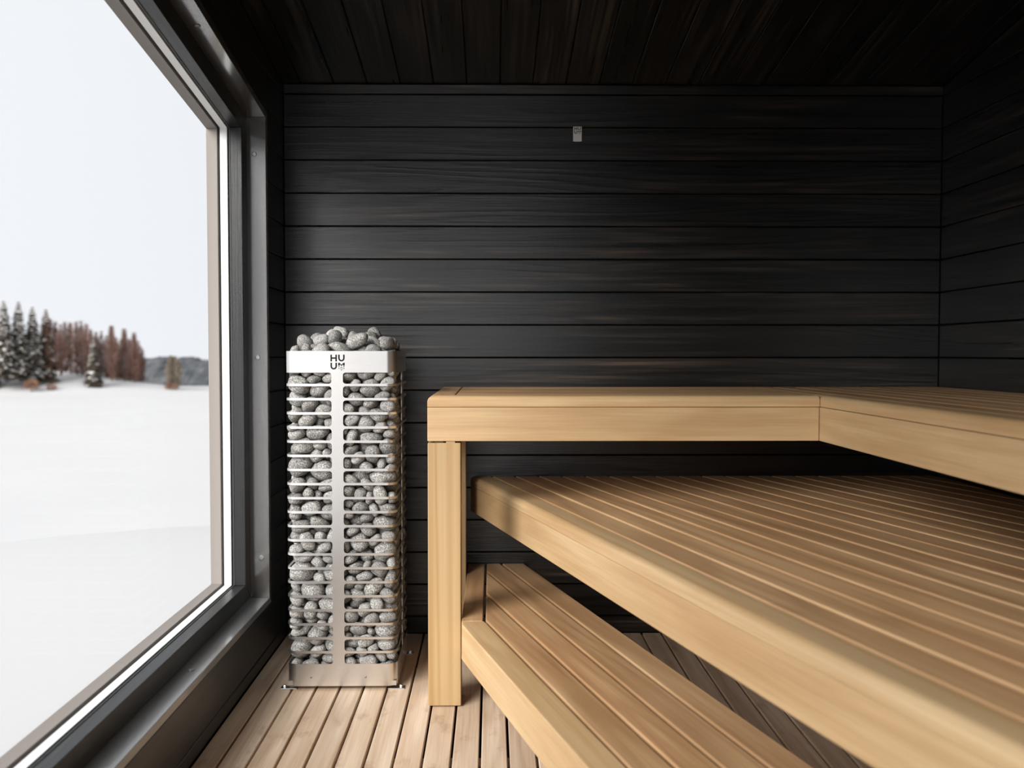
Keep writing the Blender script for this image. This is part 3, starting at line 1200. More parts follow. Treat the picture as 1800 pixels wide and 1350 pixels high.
7 4 301 -1126 1238 5077 66 23 -23 -68
3 4 384 -1197 663 5535 97 6 6 -21
1 4 232 -1426 -193 5014 30 -5 7 -95
9 1 299 -1140 -1041 5265 85 -34 9 -40
8 1 299 -380 -940 5027 76 56 -10 -31
5 4 261 -23 -880 5285 51 54 47 -48
3 4 266 1158 -698 5110 33 -41 -80 -31
8 4 289 1422 -88 4883 7 87 48 7
4 3 337 1328 20 5326 72 -66 -12 -17
8 4 226 645 1549 5298 10 17 -17 -97
1 4 288 63 993 5577 63 13 12 -75
2 4 252 -1437 1568 5076 74 60 27 -16
2 4 281 -1464 240 5572 38 31 49 72
4 4 301 -954 -311 5133 24 53 -38 -72
9 1 360 -1470 -1340 5483 56 -49 52 -42
6 2 280 -8 -1416 5107 68 16 34 63
2 2 258 114 -1547 5452 9 -18 -46 -86
5 3 191 1548 -900 5023 42 -58 -38 58
8 3 296 1483 -437 5176 25 -59 -3 -77
3 4 371 1084 563 5530 17 4 -8 98
3 3 324 1339 1091 5302 14 1 9 98
5 4 372 673 1091 5514 5 9 -97 23
0 4 340 -1075 1380 5630 9 47 -82 -33
7 4 350 -1442 1164 5268 46 36 -27 -77
3 4 321 -1011 -32 5603 4 80 60 -2
2 4 371 -1345 -545 5377 97 4 -22 -13
2 4 203 -668 -1051 5245 20 2 -78 -59
5 4 272 918 -923 5335 56 -76 24 -22
6 3 277 1423 -847 5389 34 -81 -46 -15
9 3 295 1454 1449 5502 67 -36 -21 -61
7 4 199 1009 1511 5484 0 -81 58 8
6 4 271 -1470 1498 5739 1 -74 -9 -66
5 4 361 -1308 271 5964 39 -2 7 -92
9 4 388 -1341 -505 5804 49 -12 5 86
2 1 372 -856 -1026 5583 4 64 75 -18
6 1 367 -375 -1323 5453 2 86 50 -6
0 2 264 784 -1465 5305 45 5 -12 -88
6 4 174 1088 -929 5681 15 -87 -41 23
6 3 190 1517 -110 5737 77 14 9 -62
9 4 302 1361 978 5679 96 7 1 -27
5 4 226 -266 1383 5697 35 32 -9 -88
6 4 298 -742 1104 5632 27 83 48 0
1 4 331 -1377 1013 5903 88 -22 -18 -38
9 4 276 -710 -909 5979 26 38 -33 82
2 4 215 -1478 -845 5551 28 2 84 46
5 4 297 -174 -905 5811 4 11 70 -70
2 2 391 589 -1341 5581 58 2 -22 -78
9 2 367 1348 -1340 5563 0 88 -47 -2
1 4 387 1084 -475 5610 24 -96 -17 4
3 4 253 1444 325 5817 76 16 9 -62
0 4 197 1465 1603 5751 3 -4 -72 -69
8 4 257 752 1545 5703 73 11 -64 20
4 4 269 -954 1477 6036 9 -100 -1 -2
9 1 303 -955 -1513 5597 17 1 73 66
7 1 187 -133 -1590 5725 83 52 -19 -1
6 4 233 147 -1170 5450 90 -2 -37 25
2 4 224 676 -877 5655 17 -4 94 -28
3 3 282 1423 -807 5833 54 5 -4 84
7 3 305 1454 1427 5995 67 27 -22 65
2 4 308 359 930 5909 11 99 5 6
0 4 247 -460 1574 5441 29 19 -79 50
7 4 247 -564 965 5991 61 -32 -44 58
9 4 218 -1069 -1055 6198 24 -39 89 0
1 1 279 -1147 -1055 5839 28 -16 94 -5
9 1 346 -364 -1370 5930 48 -15 3 86
8 2 270 101 -1393 5733 91 -20 9 -36
7 2 234 982 -1520 5565 19 79 -16 -57
9 4 288 1434 837 6003 80 1 5 59
1 4 315 1042 1406 5837 52 -3 -82 -23
7 4 223 442 1576 5608 31 -52 -59 -53
2 4 218 -638 1495 5758 8 -99 -9 -1
2 4 236 -1441 1551 6171 4 -19 11 -97
2 4 381 -1095 64 6365 8 -99 11 -4
2 4 261 -954 -143 5960 11 -91 36 17
5 1 259 -1441 -1438 5887 79 12 -2 -60
8 4 277 -455 -875 6293 35 -40 -48 -69
4 2 216 566 -1500 6031 36 -57 67 29
1 4 261 831 -1211 5894 4 94 4 -32
7 4 219 1446 96 6036 12 4 81 58
8 4 299 1109 1064 6030 44 -81 -36 -13
7 4 362 155 1404 5888 20 -24 -94 14
3 4 276 -410 1448 6033 43 3 -17 88
0 4 252 -1413 1276 6104 86 -51 -8 3
8 4 268 -1385 -215 6122 6 3 76 65
8 1 268 -1050 -1477 6047 51 13 52 67
7 1 253 -794 -1338 5975 60 56 -41 -40
9 4 209 423 -831 5371 5 2 69 -72
9 2 253 1524 -1367 5914 48 48 49 54
5 4 317 1271 -314 6037 96 -12 2 27
2 3 344 1473 361 6339 11 -79 20 -57
9 3 370 1463 923 6431 44 -58 -35 59
6 4 398 -230 1038 6349 17 -6 -2 -98
9 4 290 -769 1486 6389 97 11 20 11
8 4 309 -1460 574 6282 36 41 82 -14
9 4 385 -944 -544 6334 39 -58 -24 67
8 1 290 -920 -1418 6355 8 67 70 -25
9 2 213 396 -1201 5822 19 -31 13 92
1 4 199 1217 -1152 5905 7 44 76 47
2 4 266 882 -812 6500 83 19 -48 23
8 4 327 587 1391 6051 77 5 22 -59
2 4 302 -838 894 6568 55 -82 0 -15
1 4 292 -1495 1045 6423 30 73 -23 -57
1 4 223 -1497 -634 6155 74 0 18 65
5 1 303 -1391 -1396 6317 48 -34 5 81
9 4 246 -648 -1118 6263 38 21 -61 66
0 2 204 853 -1541 5935 68 0 67 -30
4 3 356 1339 -754 6345 26 -78 46 32
5 4 258 1469 -172 6410 23 63 63 40
8 4 276 1110 1519 6274 4 8 100 1
9 4 265 151 1539 6286 6 -12 76 -64
1 4 196 -663 1226 6562 38 10 6 -92
3 4 225 -1134 1157 6431 50 -56 42 50
2 4 332 -1448 161 6677 9 -68 64 -34
4 4 315 -1372 -401 6502 17 -56 79 18
5 4 223 -1431 -993 6074 1 29 -76 -59
1 2 358 114 -1333 6118 66 -31 0 -69
8 4 278 383 -882 5898 3 -8 -48 -88
9 2 298 1178 -1546 6026 41 -46 -58 -52
0 4 246 1174 -339 6573 56 42 -67 24
0 4 292 987 1111 6345 95 3 -26 -18
6 4 316 593 1436 6493 95 11 21 22
4 4 310 20 1463 6748 24 18 66 -69
6 4 296 -1350 1496 6511 76 -63 13 4
3 4 326 -1346 738 6742 14 -96 12 19
0 1 301 -1394 -964 6456 43 -8 -26 -86
2 1 250 -1057 -1090 6524 50 -30 79 -20
3 4 170 587 -854 6199 47 31 -45 69
0 4 294 1030 -1172 6197 24 -58 -68 -37
8 4 299 766 -950 6833 91 -4 35 -20
3 4 297 1389 -41 6814 29 -11 93 -18
9 3 396 1264 1457 6714 51 -86 6 6
1 4 281 287 990 6643 3 -87 49 -10
5 4 235 -96 975 6779 11 -72 67 -11
8 4 231 -1155 789 6241 60 -28 -31 68
4 1 396 -1297 -1354 6923 3 -30 13 94
9 1 318 -425 -1476 6315 11 98 -7 13
1 2 254 787 -1487 6330 87 7 37 32
5 2 395 1245 -1338 6579 7 9 -98 -14
8 4 268 1180 1500 7187 90 -38 -16 12
7 4 293 670 1422 6882 7 -64 72 26
0 4 265 -314 1505 6417 42 6 -83 -36
3 4 289 -949 1393 6806 6 -69 -72 -5
8 4 354 -1296 305 7021 17 6 45 88
5 4 327 -1323 -744 6819 29 -96 -3 3
3 1 299 -531 -1034 7123 11 54 -81 21
4 1 375 -591 -1378 6770 7 20 92 -33
2 4 230 296 -857 6523 35 78 -30 42
8 2 308 727 -1431 6876 82 -13 24 -50
0 3 349 1453 534 6980 75 14 55 -35
2 4 171 1503 1608 7020 20 8 -81 54
2 4 216 360 1216 6956 71 -38 -45 -40
3 4 238 -509 1546 6815 63 -49 43 42
6 4 339 -1413 1319 6980 49 62 -22 -57
6 4 283 -929 -131 7228 58 56 -44 -38
2 4 190 -1532 -936 7072 4 -80 -59 -12
6 2 370 -61 -1077 6573 43 -67 35 -49
3 2 351 507 -1170 6449 10 22 -40 -88
2 4 261 1487 -890 6783 84 14 41 31
1 4 349 1063 -656 6982 93 -2 35 -13
3 4 289 1430 1027 6941 32 -62 68 -24
5 4 227 164 925 7014 5 31 2 95
4 4 267 -482 1112 6876 59 -40 -37 60
8 4 296 -887 1181 7142 5 -5 72 -69
1 4 303 -1430 789 7168 3 77 -63 -2
7 4 278 -1378 -541 7227 7 -13 -99 2
7 4 275 -457 -926 7526 94 0 -32 12
7 4 282 -86 -967 7031 70 52 -42 -25
3 2 330 342 -1044 7004 56 -47 63 -26
7 2 244 1224 -1458 6982 57 -52 54 -33
0 3 286 1512 -498 6837 3 71 28 -64
8 4 222 1056 998 6932 32 68 57 -33
9 4 265 791 1079 6641 52 80 22 18
4 4 296 640 1429 7348 27 -11 -57 77
1 4 207 342 1505 7063 42 -77 -40 26
9 4 220 -575 1480 7214 38 64 37 56
3 4 302 -1410 -146 7107 71 34 17 -60
3 4 332 -968 -814 7252 64 -11 -75 -10
6 1 306 -1426 -1044 7378 70 1 10 71
9 2 346 -28 -1458 7059 7 97 -8 -21
7 2 231 287 -1579 6482 13 18 -72 66
8 2 213 1505 -1526 6849 10 45 -84 -29
0 4 227 1422 -277 7108 98 8 -7 13
8 4 300 1281 159 7118 22 88 -32 26
1 3 229 1514 1402 7246 9 76 -39 -51
6 4 276 -246 1412 7136 73 -32 28 -54
4 4 275 -1424 1091 7503 59 -22 -23 -74
8 4 347 -1311 -249 7535 100 3 3 4
1 1 288 -788 -1434 7251 4 -64 -67 -38
9 1 213 -440 -1489 7318 31 -73 -58 20
6 2 305 942 -1457 7281 22 62 57 -50
7 2 239 1489 -1168 7067 46 -18 85 -17
2 4 353 1451 -691 7307 46 -68 46 -33
1 4 390 453 957 7359 16 -20 -74 -62
2 4 317 -1060 766 7374 69 -3 14 71
9 4 343 -1414 376 7458 60 7 -10 79
6 1 308 -1186 -1484 7534 11 -2 63 -77
1 2 382 46 -1069 7455 94 4 -2 35
3 2 341 756 -1019 7405 88 -33 18 31
6 2 193 1506 -1522 7146 46 21 69 51
4 3 380 1336 303 7582 74 -10 11 65
5 4 188 951 1243 7021 64 71 18 -23
7 4 291 -593 897 7254 29 -15 65 69
1 4 348 -1034 1506 7341 27 -17 -66 -68
8 4 312 -954 272 7547 82 3 14 -55
7 4 251 -1489 -672 7557 21 71 -67 9
1 4 256 -751 -1124 7630 90 12 -27 -32
6 1 201 -669 -1552 7578 6 -8 51 -86
6 2 220 501 -1535 7164 19 -30 79 50
7 2 275 1146 -1075 7105 30 -35 66 59
2 4 264 1403 -179 7375 95 27 -9 10
0 4 200 1552 805 7447 7 68 -42 -59
4 4 364 1151 1005 7395 68 -26 6 -69
1 4 350 35 1448 7930 59 65 -14 47
4 4 276 142 1420 7409 21 -37 -13 90
7 4 260 -1201 717 7740 41 -60 -46 51
0 4 265 -906 21 7798 72 25 -5 -65
0 4 205 -1183 -594 7533 72 -19 -38 -55
7 1 375 -1279 -1041 7792 2 21 0 98
1 1 334 -273 -1434 7684 65 67 -19 -30
8 2 278 270 -1463 7379 40 82 20 36
6 2 337 1410 -1364 7487 22 71 65 -16
5 4 284 979 -486 7411 18 55 -82 2
8 3 399 1389 1349 7810 78 27 6 -56
8 4 278 97 982 7807 51 48 -65 -31
0 4 374 -246 1111 7538 81 -10 -16 -56
3 4 387 -851 1168 7692 27 -35 -89 -10
8 4 362 -1406 102 7838 57 -7 16 80
3 4 286 -1359 -529 7858 24 -10 -1 -97
5 1 245 -1398 -1489 7904 25 -94 -15 -16
3 2 294 -91 -985 7882 60 2 -21 77
7 2 392 500 -1058 7869 17 -33 93 2
7 3 365 1300 -911 7712 7 -11 -53 84
4 3 305 1360 -400 7716 28 96 10 2
5 3 244 1454 1545 8341 45 -40 64 48
0 4 242 1053 1511 7480 22 69 -60 35
2 4 263 -423 1538 7599 90 -39 -17 -10
7 4 319 -1437 1422 7747 20 75 -63 10
1 4 290 -930 606 7891 43 -36 34 -76
8 4 211 -912 -757 7675 95 23 17 -15
2 4 362 -902 -969 8039 21 11 -97 2
8 1 372 -777 -1475 7951 92 -35 -3 -16
9 2 342 891 -1416 7739 22 0 -19 -96
5 4 188 1485 -750 8021 45 -5 -11 -88
7 4 374 1385 513 8099 62 63 44 17
3 4 238 812 1493 7754 97 10 -9 21
9 4 259 853 1074 7723 22 -33 90 -17
4 4 362 -540 1400 8132 4 -43 -9 -90
0 4 262 -1497 867 7851 3 73 63 28
7 2 279 -26 -1489 8075 16 38 59 69
0 2 277 283 -1539 7797 76 32 -50 26
4 2 284 736 -1446 8201 25 50 77 -31
5 4 213 1425 996 8008 36 -81 -39 -26
9 4 358 517 1084 7923 16 -82 50 -22
7 4 337 189 980 8210 42 -2 43 80
9 4 224 -559 882 7842 1 21 -26 94
6 4 340 -1404 478 8150 8 64 -76 10
5 4 172 -1495 -312 8101 90 -14 -11 -38
9 1 172 -1485 -1580 8114 8 11 22 -97
4 1 191 -727 -1242 8279 64 -62 41 -22
1 2 392 292 -1085 8284 90 3 -11 42
5 2 218 1464 -1471 7909 57 -5 9 82
6 3 257 1482 -386 8219 57 -26 70 -34
8 3 274 1510 86 8102 33 -69 -20 61
7 4 318 1070 1289 8104 21 -97 -6 -13
5 4 236 702 1506 8146 16 -66 30 67
8 4 215 -665 1493 8592 64 46 -28 -55
0 4 397 -1280 1387 8124 5 -98 -18 8
1 4 308 -1413 -738 8215 62 -1 19 -76
6 1 296 -1072 -1463 8324 94 -1 -30 -15
5 1 333 -385 -996 8299 83 47 9 -28
1 2 285 1124 -1491 8499 23 -95 11 16
8 4 322 1032 -1049 8018 64 -6 -9 76
1 4 291 1010 1535 8505 43 42 -55 58
9 4 275 -13 1421 8395 11 -67 73 1
0 4 256 -208 967 7941 56 -36 -9 74
6 4 355 -1363 277 8654 31 37 65 59
7 4 306 -1362 -75 8300 11 99 2 0
4 1 284 -529 -1451 8599 10 -7 -7 -99
4 4 193 -53 -884 8581 3 -48 -8 -87
0 2 351 279 -1055 8706 66 -1 10 -74
6 2 220 1186 -1537 8105 31 -4 95 -9
9 3 297 1366 -824 8356 23 -6 75 -62
9 4 247 1409 585 8506 6 -3 -25 -97
6 4 268 1186 896 8286 2 -20 16 97
4 4 258 726 1150 8375 91 41 -6 1
3 4 269 -293 979 8377 33 -83 -29 33
9 4 188 -1468 1569 8374 93 -32 -17 -2
8 4 196 -1129 999 8447 27 21 62 70
1 4 337 -1470 -496 8641 46 -62 -37 52
6 4 196 -1453 -1186 8143 2 -6 -7 100
7 1 238 -384 -1478 8259 8 -64 -76 -8
9 2 247 321 -1574 8357 24 -20 68 66
5 2 249 1442 -1203 8144 9 -63 -74 23
1 4 271 1255 -27 8460 26 -58 -70 31
9 4 204 1515 217 8440 26 -53 -71 38
8 4 291 1403 1243 8425 25 0 -53 81
0 4 214 398 1525 7717 3 47 81 35
1 4 329 -346 1396 8725 12 80 -54 -24
1 4 269 -1063 948 8100 30 -4 78 -54
9 4 269 -1386 764 8463 14 99 -7 -6
5 1 289 -1425 -1391 8507 61 -35 -14 70
6 2 254 -79 -1390 8475 61 20 1 76
7 4 242 706 -864 8605 7 4 74 -67
8 4 245 1067 -1186 8335 12 -80 56 18
0 4 285 1120 -593 8274 40 76 -17 49
1 4 313 1390 203 8761 9 38 -92 2
3 4 183 1106 1050 8551 26 33 88 -24
5 4 244 361 1395 8283 60 -35 45 -56
4 4 292 -1057 1413 8534 1 -62 -75 -24
9 4 173 -1545 836 8694 12 71 69 0
4 1 399 -1115 -737 9145 16 85 42 26
0 4 241 -944 -1189 8600 81 59 0 0
8 2 246 150 -1558 8699 1 -2 71 -71
4 2 253 716 -1248 8584 23 26 -91 -24
1 2 276 1504 -1207 8538 50 -51 -48 51
0 3 321 1443 -378 8645 69 22 -15 67
4 4 298 537 1473 8737 29 -57 40 66
3 4 290 -705 998 8569 30 -45 2 84
8 4 234 -1447 963 8188 41 89 5 21
4 4 360 -1084 837 8890 29 -15 95 -1
2 4 310 -1479 675 9268 68 14 64 -33
1 1 292 -982 -1487 8808 88 -26 -34 -19
5 1 348 -569 -1042 8854 16 23 -95 16
5 4 216 657 -932 8895 16 -87 46 3
5 2 225 1426 -1553 8779 73 -67 6 -9
2 4 202 1108 -595 8763 69 72 7 5
4 4 172 1232 570 8810 15 -40 84 -34
3 3 302 1464 968 8748 23 74 23 58
4 4 187 51 1518 8717 69 10 -35 -63
6 4 191 -331 904 8742 26 -50 79 24
5 4 275 -1465 1220 8542 4 72 32 62
0 4 273 -1507 1077 9004 39 61 65 22
8 4 300 -1394 -126 8941 63 -74 17 -18
7 4 253 -1407 -983 8650 2 16 68 72
4 2 283 222 -972 9135 67 71 14 17
3 2 302 443 -1408 8982 72 -3 7 -69
9 4 294 1149 -975 8669 6 -68 72 -8
0 4 267 1406 666 9097 23 4 -44 -87
4 4 282 891 1155 8835 91 0 -15 40
7 4 270 234 1131 8581 5 -52 -85 2
5 4 182 -1469 1579 8670 81 -53 -12 -20
3 4 175 -1517 -436 9040 55 27 -32 -72
4 1 286 -1379 -1290 8980 11 4 -55 83
1 1 252 -330 -1536 9033 68 -28 -56 -37
3 4 182 -110 -844 8956 56 -47 -55 -41
2 2 301 898 -1426 8864 81 12 3 57
7 4 336 1382 1412 8906 84 -19 -30 -41
3 4 390 -88 1421 9195 19 1 56 -81
1 4 297 -707 1475 8963 90 0 -42 -2
6 4 334 -1289 289 9160 24 -8 -12 -96
3 4 252 -1478 -198 9364 56 -7 -82 6
6 1 302 -698 -1449 9267 95 -9 -24 -19
4 2 221 -80 -1299 8877 11 -81 -27 -51
8 4 355 1060 -953 9078 30 -71 47 -42
6 2 268 1459 -1213 8964 49 28 60 57
9 3 374 1423 -586 9032 20 74 -42 -49
2 4 251 1202 935 8998 19 81 33 46
9 4 194 358 1163 8859 2 32 68 66
6 4 279 -624 1068 9329 6 -44 87 -21
6 4 309 -1403 1483 9262 48 -36 63 50
1 4 261 -1513 -1025 9346 70 34 -55 -31
0 4 301 -398 -1041 9199 5 -78 -59 20
4 2 312 882 -1452 9326 21 10 89 -38
2 2 251 1258 -1534 9080 7 -18 -8 98
9 4 181 1529 520 8913 58 -19 38 69
7 4 363 232 998 9326 12 -84 -33 -42
7 4 259 -1127 1343 8944 44 -83 -31 -15
1 4 260 -1079 848 9333 28 -5 -10 95
1 1 358 -1329 -1490 9437 70 68 12 -18
8 2 390 -57 -1390 9355 31 -31 -89 12
2 4 310 704 -956 9264 74 32 -26 54
0 2 241 1474 -1049 9256 7 49 86 -12
3 3 295 1439 213 9197 22 57 55 56
1 3 344 1392 829 9485 62 -42 37 55
4 4 374 707 1389 9311 1 -12 -9 -99
0 4 299 -1045 1241 9261 83 52 1 21
9 2 254 1415 -1569 9460 25 -23 69 64
5 3 208 1533 -760 9457 68 23 61 33
7 4 173 960 1553 8907 2 -100 -6 -4
2 4 294 -682 1510 9417 24 7 -97 -1
5 4 241 -1121 -129 9277 56 -1 -81 15
3 4 188 -1178 -1158 9423 48 -48 64 37
0 4 346 1377 -310 9465 12 91 40 -7
4 4 320 1347 1388 9397 11 61 77 16
8 2 245 412 -1515 9406 60 -60 2 -53
0 4 280 1122 -838 9459 6 -98 6 20
8 4 188 -1178 1599 8878 9 -16 56 81
2 4 198 -1006 1594 9160 61 74 23 -20
2 4 273 -83 -898 9429 9 98 -8 15
1 4 182 1237 58 9486 36 -53 -27 -72
4 4 248 -1452 1089 9533 42 55 52 -51
9 4 376 56 -834 9988 20 -69 -68 17
5 4 304 999 254 9756 28 38 86 19
1 4 292 -1497 193 9630 2 70 -3 71
9 4 263 -1474 -679 9510 22 67 -68 21
8 1 255 -373 -1531 9630 23 5 66 71
5 4 334 1024 -373 9850 86 17 -18 45
7 4 305 1161 1150 9708 13 -16 -7 98
3 4 302 251 1445 9715 34 12 59 72
1 4 263 -1502 658 9751 51 -38 -61 47
1 1 355 -696 -1040 9508 8 -33 87 -36
4 2 299 1358 -1196 9631 16 -5 96 -24
9 3 360 1451 353 9792 77 -9 -61 16
9 4 283 724 1434 9839 49 -10 -48 72
0 4 364 -408 145 9943 13 80 -59 -3
3 4 270 -1431 1517 9855 48 -59 -54 -36
5 4 246 45 -184 9900 76 3 0 -64
6 1 239 -1087 -1464 9825 40 66 -62 -13
7 4 312 -1122 -978 9761 63 5 57 53
7 2 211 1203 -1584 9715 63 67 -37 15
7 4 283 1005 751 9722 81 36 -46 -7
7 4 201 1541 1135 9704 56 -22 -71 37
6 4 349 42 992 9799 81 27 -50 -15
6 4 393 -426 1426 9871 43 -32 -64 -55
8 4 243 -1248 467 9508 51 -51 34 -60
1 4 251 -1412 -658 9899 18 13 -65 73
9 4 279 -1457 -1198 9842 65 -47 -37 -47
9 2 286 157 -1483 9709 12 -4 -25 -96
7 4 268 802 -1144 9572 94 -28 13 12
3 2 323 764 -1488 9881 58 70 -30 27
9 4 369 -1003 1176 9789 24 21 -65 69
2 4 234 -751 859 9723 47 76 20 -40
4 4 355 -1076 71 9864 1 92 23 -33
3 1 203 -1472 -1531 9880 7 -12 -24 -96
8 1 235 -824 -1521 9601 96 4 -7 27
0 2 186 1489 -1551 9811 22 88 -33 -25
8 4 309 1409 -1017 10034 78 45 29 32
7 4 246 1033 1550 9684 43 89 -4 13
9 4 297 1479 1500 9973 7 61 5 -79
3 4 202 -272 760 9927 58 44 -33 -60
6 4 192 -1518 1143 9910 6 69 -71 13
3 4 271 -977 -1473 10256 63 -58 51 -7
2 2 341 355 -1032 9575 1 61 -72 -33
3 3 248 1490 -567 9832 4 -63 -11 77
1 4 231 1435 1157 10061 14 5 -73 67
6 4 259 509 1372 10154 88 4 -20 44
0 4 185 -1198 557 9751 15 83 -50 -20
0 4 349 -1495 365 10236 73 6 -68 3
9 4 241 -1488 -265 9987 75 -2 -3 -66
5 4 290 -305 -1021 9784 33 -71 -50 36
7 4 306 -276 -1463 10017 16 20 -88 -40
3 4 337 -40 771 10294 71 26 -5 65
0 3 341 1497 -142 9948 65 16 74 6
1 4 384 380 -76 10186 1 96 26 -4
6 4 228 -1389 -1498 10178 3 93 -32 -18
5 4 195 368 -1249 9882 43 22 -80 36
0 4 277 -1476 -314 9710 0 -62 76 16
8 4 190 -1246 -347 9512 43 37 20 -80
3 4 224 1185 -817 9820 38 -28 81 -35
2 4 176 -590 -1295 9800 65 7 1 75
0 4 365 291 -1501 10173 60 -76 -10 -22
4 4 275 -778 -888 9956 5 68 58 -45
2 4 266 1518 -1446 10076 66 31 -50 -46
0 4 255 1148 1461 10001 50 23 -3 -83
6 4 194 1198 -1406 9971 36 47 80 7
2 1 224 -677 -1578 9845 79 61 5 -10
9 4 271 41 1416 10064 79 13 -25 -55
5 4 243 456 -507 9900 93 4 3 -37
9 4 269 -302 1076 10159 4 20 -78 -59
4 4 215 -1168 514 10094 37 14 -86 33
4 4 241 -923 -63 10345 59 -15 -79 -10
8 4 180 -625 -137 9850 4 59 80 8
3 4 271 472 -779 10193 77 31 12 55
6 4 231 -842 538 9874 11 -17 0 98
8 4 267 1266 -650 10142 10 14 98 11
8 4 255 -80 351 9913 60 58 -32 -44
3 4 258 1443 823 10008 63 -62 3 46
9 4 255 711 218 9936 82 -6 -27 50
0 4 309 578 1002 9755 19 -70 60 33
1 4 175 -1501 -918 9842 9 22 -66 -72
8 4 221 971 -1097 9807 52 66 -53 -13
5 4 263 294 424 9911 90 3 0 -44
8 4 267 -530 709 10038 30 -78 40 -37
2 4 235 -877 -364 9810 20 -35 92 -2
6 4 182 -1211 821 9611 7 25 -74 -62
5 4 194 1260 62 10094 41 -46 43 -66
4 4 324 518 545 10302 12 60 74 -27
9 4 248 -1487 1394 10204 8 -63 75 18
8 4 210 446 812 9951 42 -59 69 -5
9 4 307 -968 1542 9899 58 62 36 -39
7 4 289 624 -1075 9941 60 -36 -29 -66
0 4 285 -1330 843 10022 52 -5 -85 6
4 4 197 -684 -1318 10050 1 -16 -15 -98
7 4 199 579 -158 9863 19 -2 10 98
0 4 257 769 -477 10128 25 -87 42 6
4 4 386 -1118 1195 10469 34 3 -48 -80
5 4 213 841 -809 9947 55 59 -58 13
0 4 382 -480 -475 9994 21 -17 -96 -5
2 4 208 -1190 -534 9661 69 6 -39 60
8 4 298 1031 1042 10018 90 29 -23 -23
9 4 268 770 742 9956 66 -12 -42 62
8 4 251 -439 -1203 10242 71 41 -55 -16
8 4 181 17 -1171 9689 41 60 -62 30
2 4 251 -1085 -463 9982 22 -88 41 -5
0 4 294 1005 -1245 10169 54 -21 14 81
8 4 292 -170 -338 10209 27 -74 -55 29
3 4 251 -1288 -983 10166 82 -32 -10 -46
0 4 261 1120 576 10088 29 -79 53 -11
9 4 199 -343 -892 10143 18 42 88 -12
9 4 335 1302 -239 10423 46 56 -42 -55
8 4 183 1521 122 10191 42 -23 23 85
8 4 202 -747 215 10095 54 -30 8 78
7 4 198 -86 76 10152 33 6 -86 38
1 4 187 -571 -816 10245 73 15 -35 -57
4 0 282 655 -1207 10439 51 73 -34 -30
5 0 310 1401 524 10374 55 15 0 82
7 4 184 -635 1054 9937 54 -63 31 45
6 4 300 88 280 10451 38 -57 36 63
8 4 274 -1463 -605 10291 44 72 44 30
8 4 211 895 -4 10059 36 26 -55 -71
1 4 184 317 1041 10181 33 -3 -19 92
9 4 182 -148 1526 10213 51 -29 -10 80
7 4 208 -600 -93 10181 83 31 -46 -3
1 4 212 -495 -483 10357 22 -65 -72 11
3 0 277 1392 -1206 10404 7 -33 -94 -1
3 4 211 992 328 10241 81 6 -53 26
5 4 239 -1362 -110 10261 1 50 86 11
6 4 209 145 -596 10318 2 -84 -46 29
1 4 358 -1004 -577 10389 52 -63 -58 -1
5 4 319 925 -704 10387 14 -70 -69 -14
3 4 224 187 1509 10367 2 19 96 -22
7 4 200 -1020 842 9943 71 -25 -65 11
2 4 319 -186 -113 10491 95 -31 1 -9
1 0 314 -215 -1073 10530 82 -28 13 48
8 4 186 -146 -1586 10267 30 -45 -65 -53
4 4 325 808 1115 10410 60 72 6 35
4 4 329 -813 611 10357 25 76 -49 -35
6 4 250 -445 231 10313 56 -77 -15 27
5 0 310 -776 -1062 10453 94 16 -30 6
3 4 200 -91 -1272 10291 81 -16 18 54
4 4 259 -544 1294 10529 28 -63 1 -72
0 4 200 -1036 252 10217 10 19 -96 17
4 4 300 407 -397 10587 19 31 -25 90
3 0 258 -70 -553 10648 57 -17 78 -17
8 0 311 894 -957 10694 76 58 4 -28
3 4 275 887 -116 10402 92 -3 38 -13
4 4 218 -446 864 10506 10 -71 52 -46
2 4 346 -330 242 10743 22 23 91 27
5 0 263 -762 -679 10801 29 -92 21 -14
6 4 210 267 -1156 10282 40 57 -58 42
5 4 349 258 842 10708 20 -8 -4 -98
8 4 353 -764 790 10822 24 57 -78 4
3 4 345 496 185 10749 55 -4 34 -76
7 4 203 -241 -719 10328 17 -6 -88 -45
1 4 342 327 -853 10697 27 -41 75 45
0 4 219 939 691 10284 10 84 34 42
7 4 328 -825 157 10731 7 74 -66 -8
8 4 276 751 -115 10896 17 -19 83 -50
3 4 297 -499 -349 10726 71 36 -10 -60
3 0 282 767 -519 10847 37 -16 58 -71
5 0 334 762 719 10934 54 33 -77 -5
5 4 204 -225 515 10550 15 -20 95 21
4 4 293 -293 760 10952 63 -53 52 -23
2 0 252 -1520 -1175 10410 6 59 15 -79
8 0 286 -550 -1525 10420 44 -34 79 25
0 0 282 17 -1466 10544 21 -22 34 -89
9 0 333 490 -1424 10791 9 19 20 -96
6 0 227 997 -1550 10504 5 -9 24 -97
9 4 233 1450 -784 10407 23 -8 -92 -31
9 4 283 971 439 10592 11 74 -66 6
7 0 286 1383 257 10676 90 8 15 -40
4 4 221 1278 1411 10335 63 4 -37 68
1 4 337 396 1412 10730 2 0 -30 95
1 4 265 -795 1434 10867 22 90 -33 15
9 0 300 -1372 1442 10805 83 -30 -44 -17
1 4 245 -1301 645 10487 67 34 -66 1
4 0 317 -1364 -223 10708 7 -81 -36 46
9 0 256 97 -122 10864 82 18 -50 -20
6 4 242 -601 355 11019 78 -13 -14 59
2 0 273 -1175 -1049 10550 50 -34 -46 65
6 0 283 -294 -913 10875 58 -28 27 72
7 0 268 1402 -1461 10709 71 -57 -34 24
9 0 304 1318 -562 10737 96 22 8 18
0 0 314 -270 -76 11050 66 -67 31 -11"""
rnd = random.Random(3)


